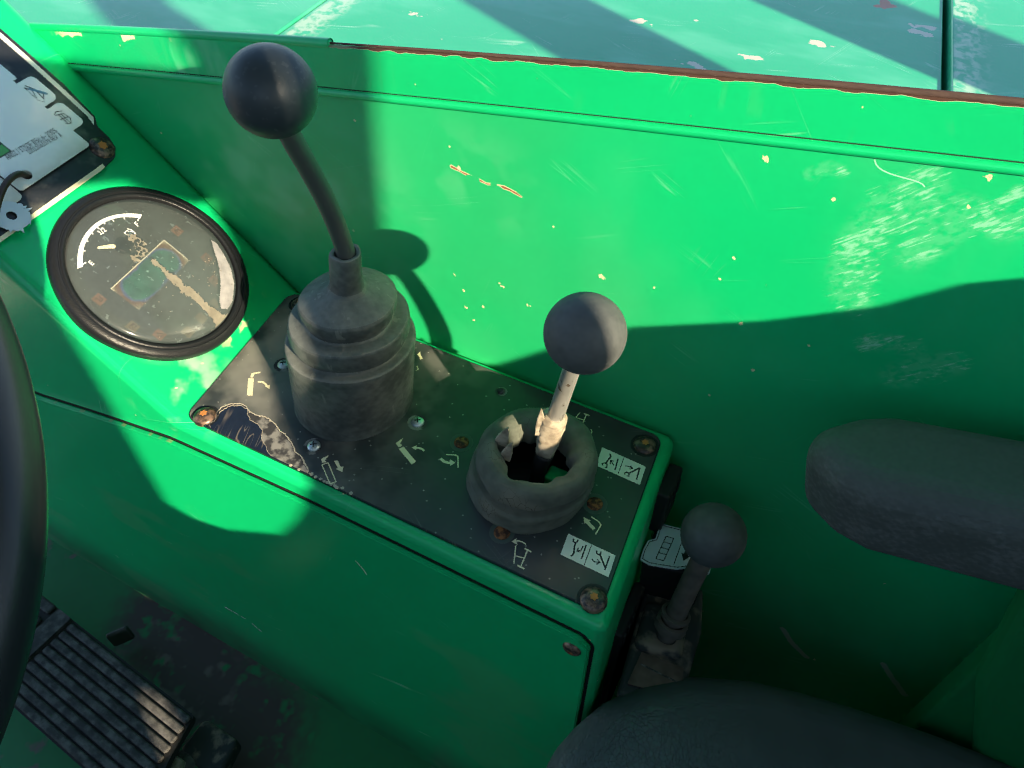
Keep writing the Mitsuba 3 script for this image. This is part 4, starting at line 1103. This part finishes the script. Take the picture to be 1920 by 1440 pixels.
# ---------------------------------------------------------------- seat
tag('operator_seat', 'black vinyl operator seat cushion with armrest at lower right', 'seat')
sr = .030
sp_ = Polygon(seat[:-1] + [[.38, .30], [.38, -.10], [-.02, -.12], [-.066, -.05]]).convex_hull.buffer(-sr)
cu_ = hull([[x_, y_, z_] for x_, y_ in list(sp_.exterior.coords)[::1] for z_ in (-.150, -.21)], sr, 28)
cu_ = tri(cu_.refine_to_length(.012))
cu_.vertices[:, 2] += .010 * np.exp(-((cu_.vertices[:, 0] - .18) ** 2 + (cu_.vertices[:, 1] - .10) ** 2) / .05) * (cu_.vertices[:, 2] > -.16)
add('operator_seat__cushion', cu_, 'vinyl', 60)
A0 = np.array([.0587, .3525, .095])
ad = np.array([1, 0, .235])
ad /= np.linalg.norm(ad)
an = np.array([-ad[2], 0, ad[0]])
ac = A0 + ad * .020 + np.array([-.036, -.001, .015])
ar = .021
pts = []
for L_, hw in ((.004, .018), (.016, .028), (.030, .033), (.34, .034)):
    for s_ in (-1, 1):
        for t_ in (-.024, .001):
            pts.append(ac + ad * L_ + np.array([0, s_ * (hw - ar + .004), 0]) + an * t_)
ar_m = tri(hull(pts, ar, 32).refine_to_length(.008))
add('operator_seat__armrest', ar_m, 'arm_vinyl', 50, label='padded armrest with grained skin, paler on its sides')
add('operator_seat__armrest_support', tri(hull([[.18, .352, .07], [.34, .352, .115], [.20, .352, -.04], [.30, .352, -.30], [.36, .352, -.30]], .012, 16)), 'dull_green')
mat('dull_green', (.003, .14, .038), .5, .4)
add('seat_bracket', tri(rbox([.188, .352, -.56], [.300, .376, -.005], .004)), 'dull_green', 30, label='green steel upright behind the seat at the lower right edge', category='bracket')

# ---------------------------------------------------------------- behind the camera: added shade panel and door, guard bars traced from their shadows, roof
tag('cab_frame', 'cab roof, added shade panel and door, upright rear guard bars behind the operator seat', 'cab')
REAR, GUARD = .40, .46
RM = frame([REAR, 0, 0], [0, 1, 0], [0, 0, 1], [1, 0, 0])
GMX = frame([GUARD, 0, 0], [0, 1, 0], [0, 0, 1], [1, 0, 0])
shadow_edge = [(-.80, .32), (-.30, .32), (-.288, .312), (-.265, .286), (-.238, .277), (-.192, .289), (-.175, .32), (-.160, .360), (-.10, .36), (-.03, .345), (.004, .326), (.045, .329), (.067, .327), (.107, .352), (.133, .365), (.184, .364), (.218, .371), (.238, .385), (.253, .386), (.32, .392), (.41, .40)]
sun_slot = Polygon([(-.442, .037), (-.413, .022), (-.404, -.007), (-.421, -.012), (-.438, -.012), (-.441, .021)])
back = Polygon([(-.80, -.58)] + shadow_edge + [(.41, -.58)]).buffer(.003).buffer(-.003).difference(sun_slot)
add('cab_frame__rear_shade_panel', extr(back, .004, RM), 'frame_dark')  # added sheet, top cut to the shadow outline, pierced for a sun patch
kt = (GUARD - REAR) / .7985


def guard_bar(pts):
    add(nxt('cab_frame__guard_bar'), extr(Polygon([(y_ - .4427 * kt, z_ + .408 * kt) for y_, z_ in pts]), .004, GMX), 'frame_dark')


guard_bar([(-.90, .10), (-.287, .10), (-.285, .50), (-.287, .59), (-.276, .64), (-.285, .90), (-.90, .90)])
guard_bar([(-.115, .90), (-.113, .767), (-.088, .69), (-.107, .55), (-.106, .51), (-.121, .455), (-.131, .434), (-.147, .403), (-.155, .368), (-.155, .10), (.004, .10), (.004, .33), (.004, .40), (.006, .49), (.009, .56), (.013, .648), (-.010, .70), (-.030, .75), (-.025, .90)])
guard_bar([(-.287, .79), (-.178, .738), (-.096, .686), (-.100, .562), (-.126, .570), (-.167, .604), (-.184, .624), (-.287, .67)])
guard_bar([(.255, .95), (.318, .40), (.455, .40), (.385, .95)])
guard_bar([(.56, .90), (.65, .16), (.775, .16), (.66, .90)])
add('cab_frame__added_door', extr(sbox(-1.2, -.59, .38, .45), .02, frame([0, -.58, 0], [1, 0, 0], [0, 0, 1], [0, -1, 0])), 'frame_dark')  # unseen, added to cut the light coming in from the left
add('cab_frame__roof', extr(sbox(-1.2, -.75, .98, .46), .03, z0=1.22), 'frame_dark')
for x_, y_ in ((-1.16, -.70), (-1.16, .44), (.70, -.72), (.94, .44)):
    add(nxt('cab_frame__post'), tri(rbox([x_ - .03, y_ - .02, -.6], [x_ + .03, y_ + .02, 1.22], .006, 8)), 'frame_dark')
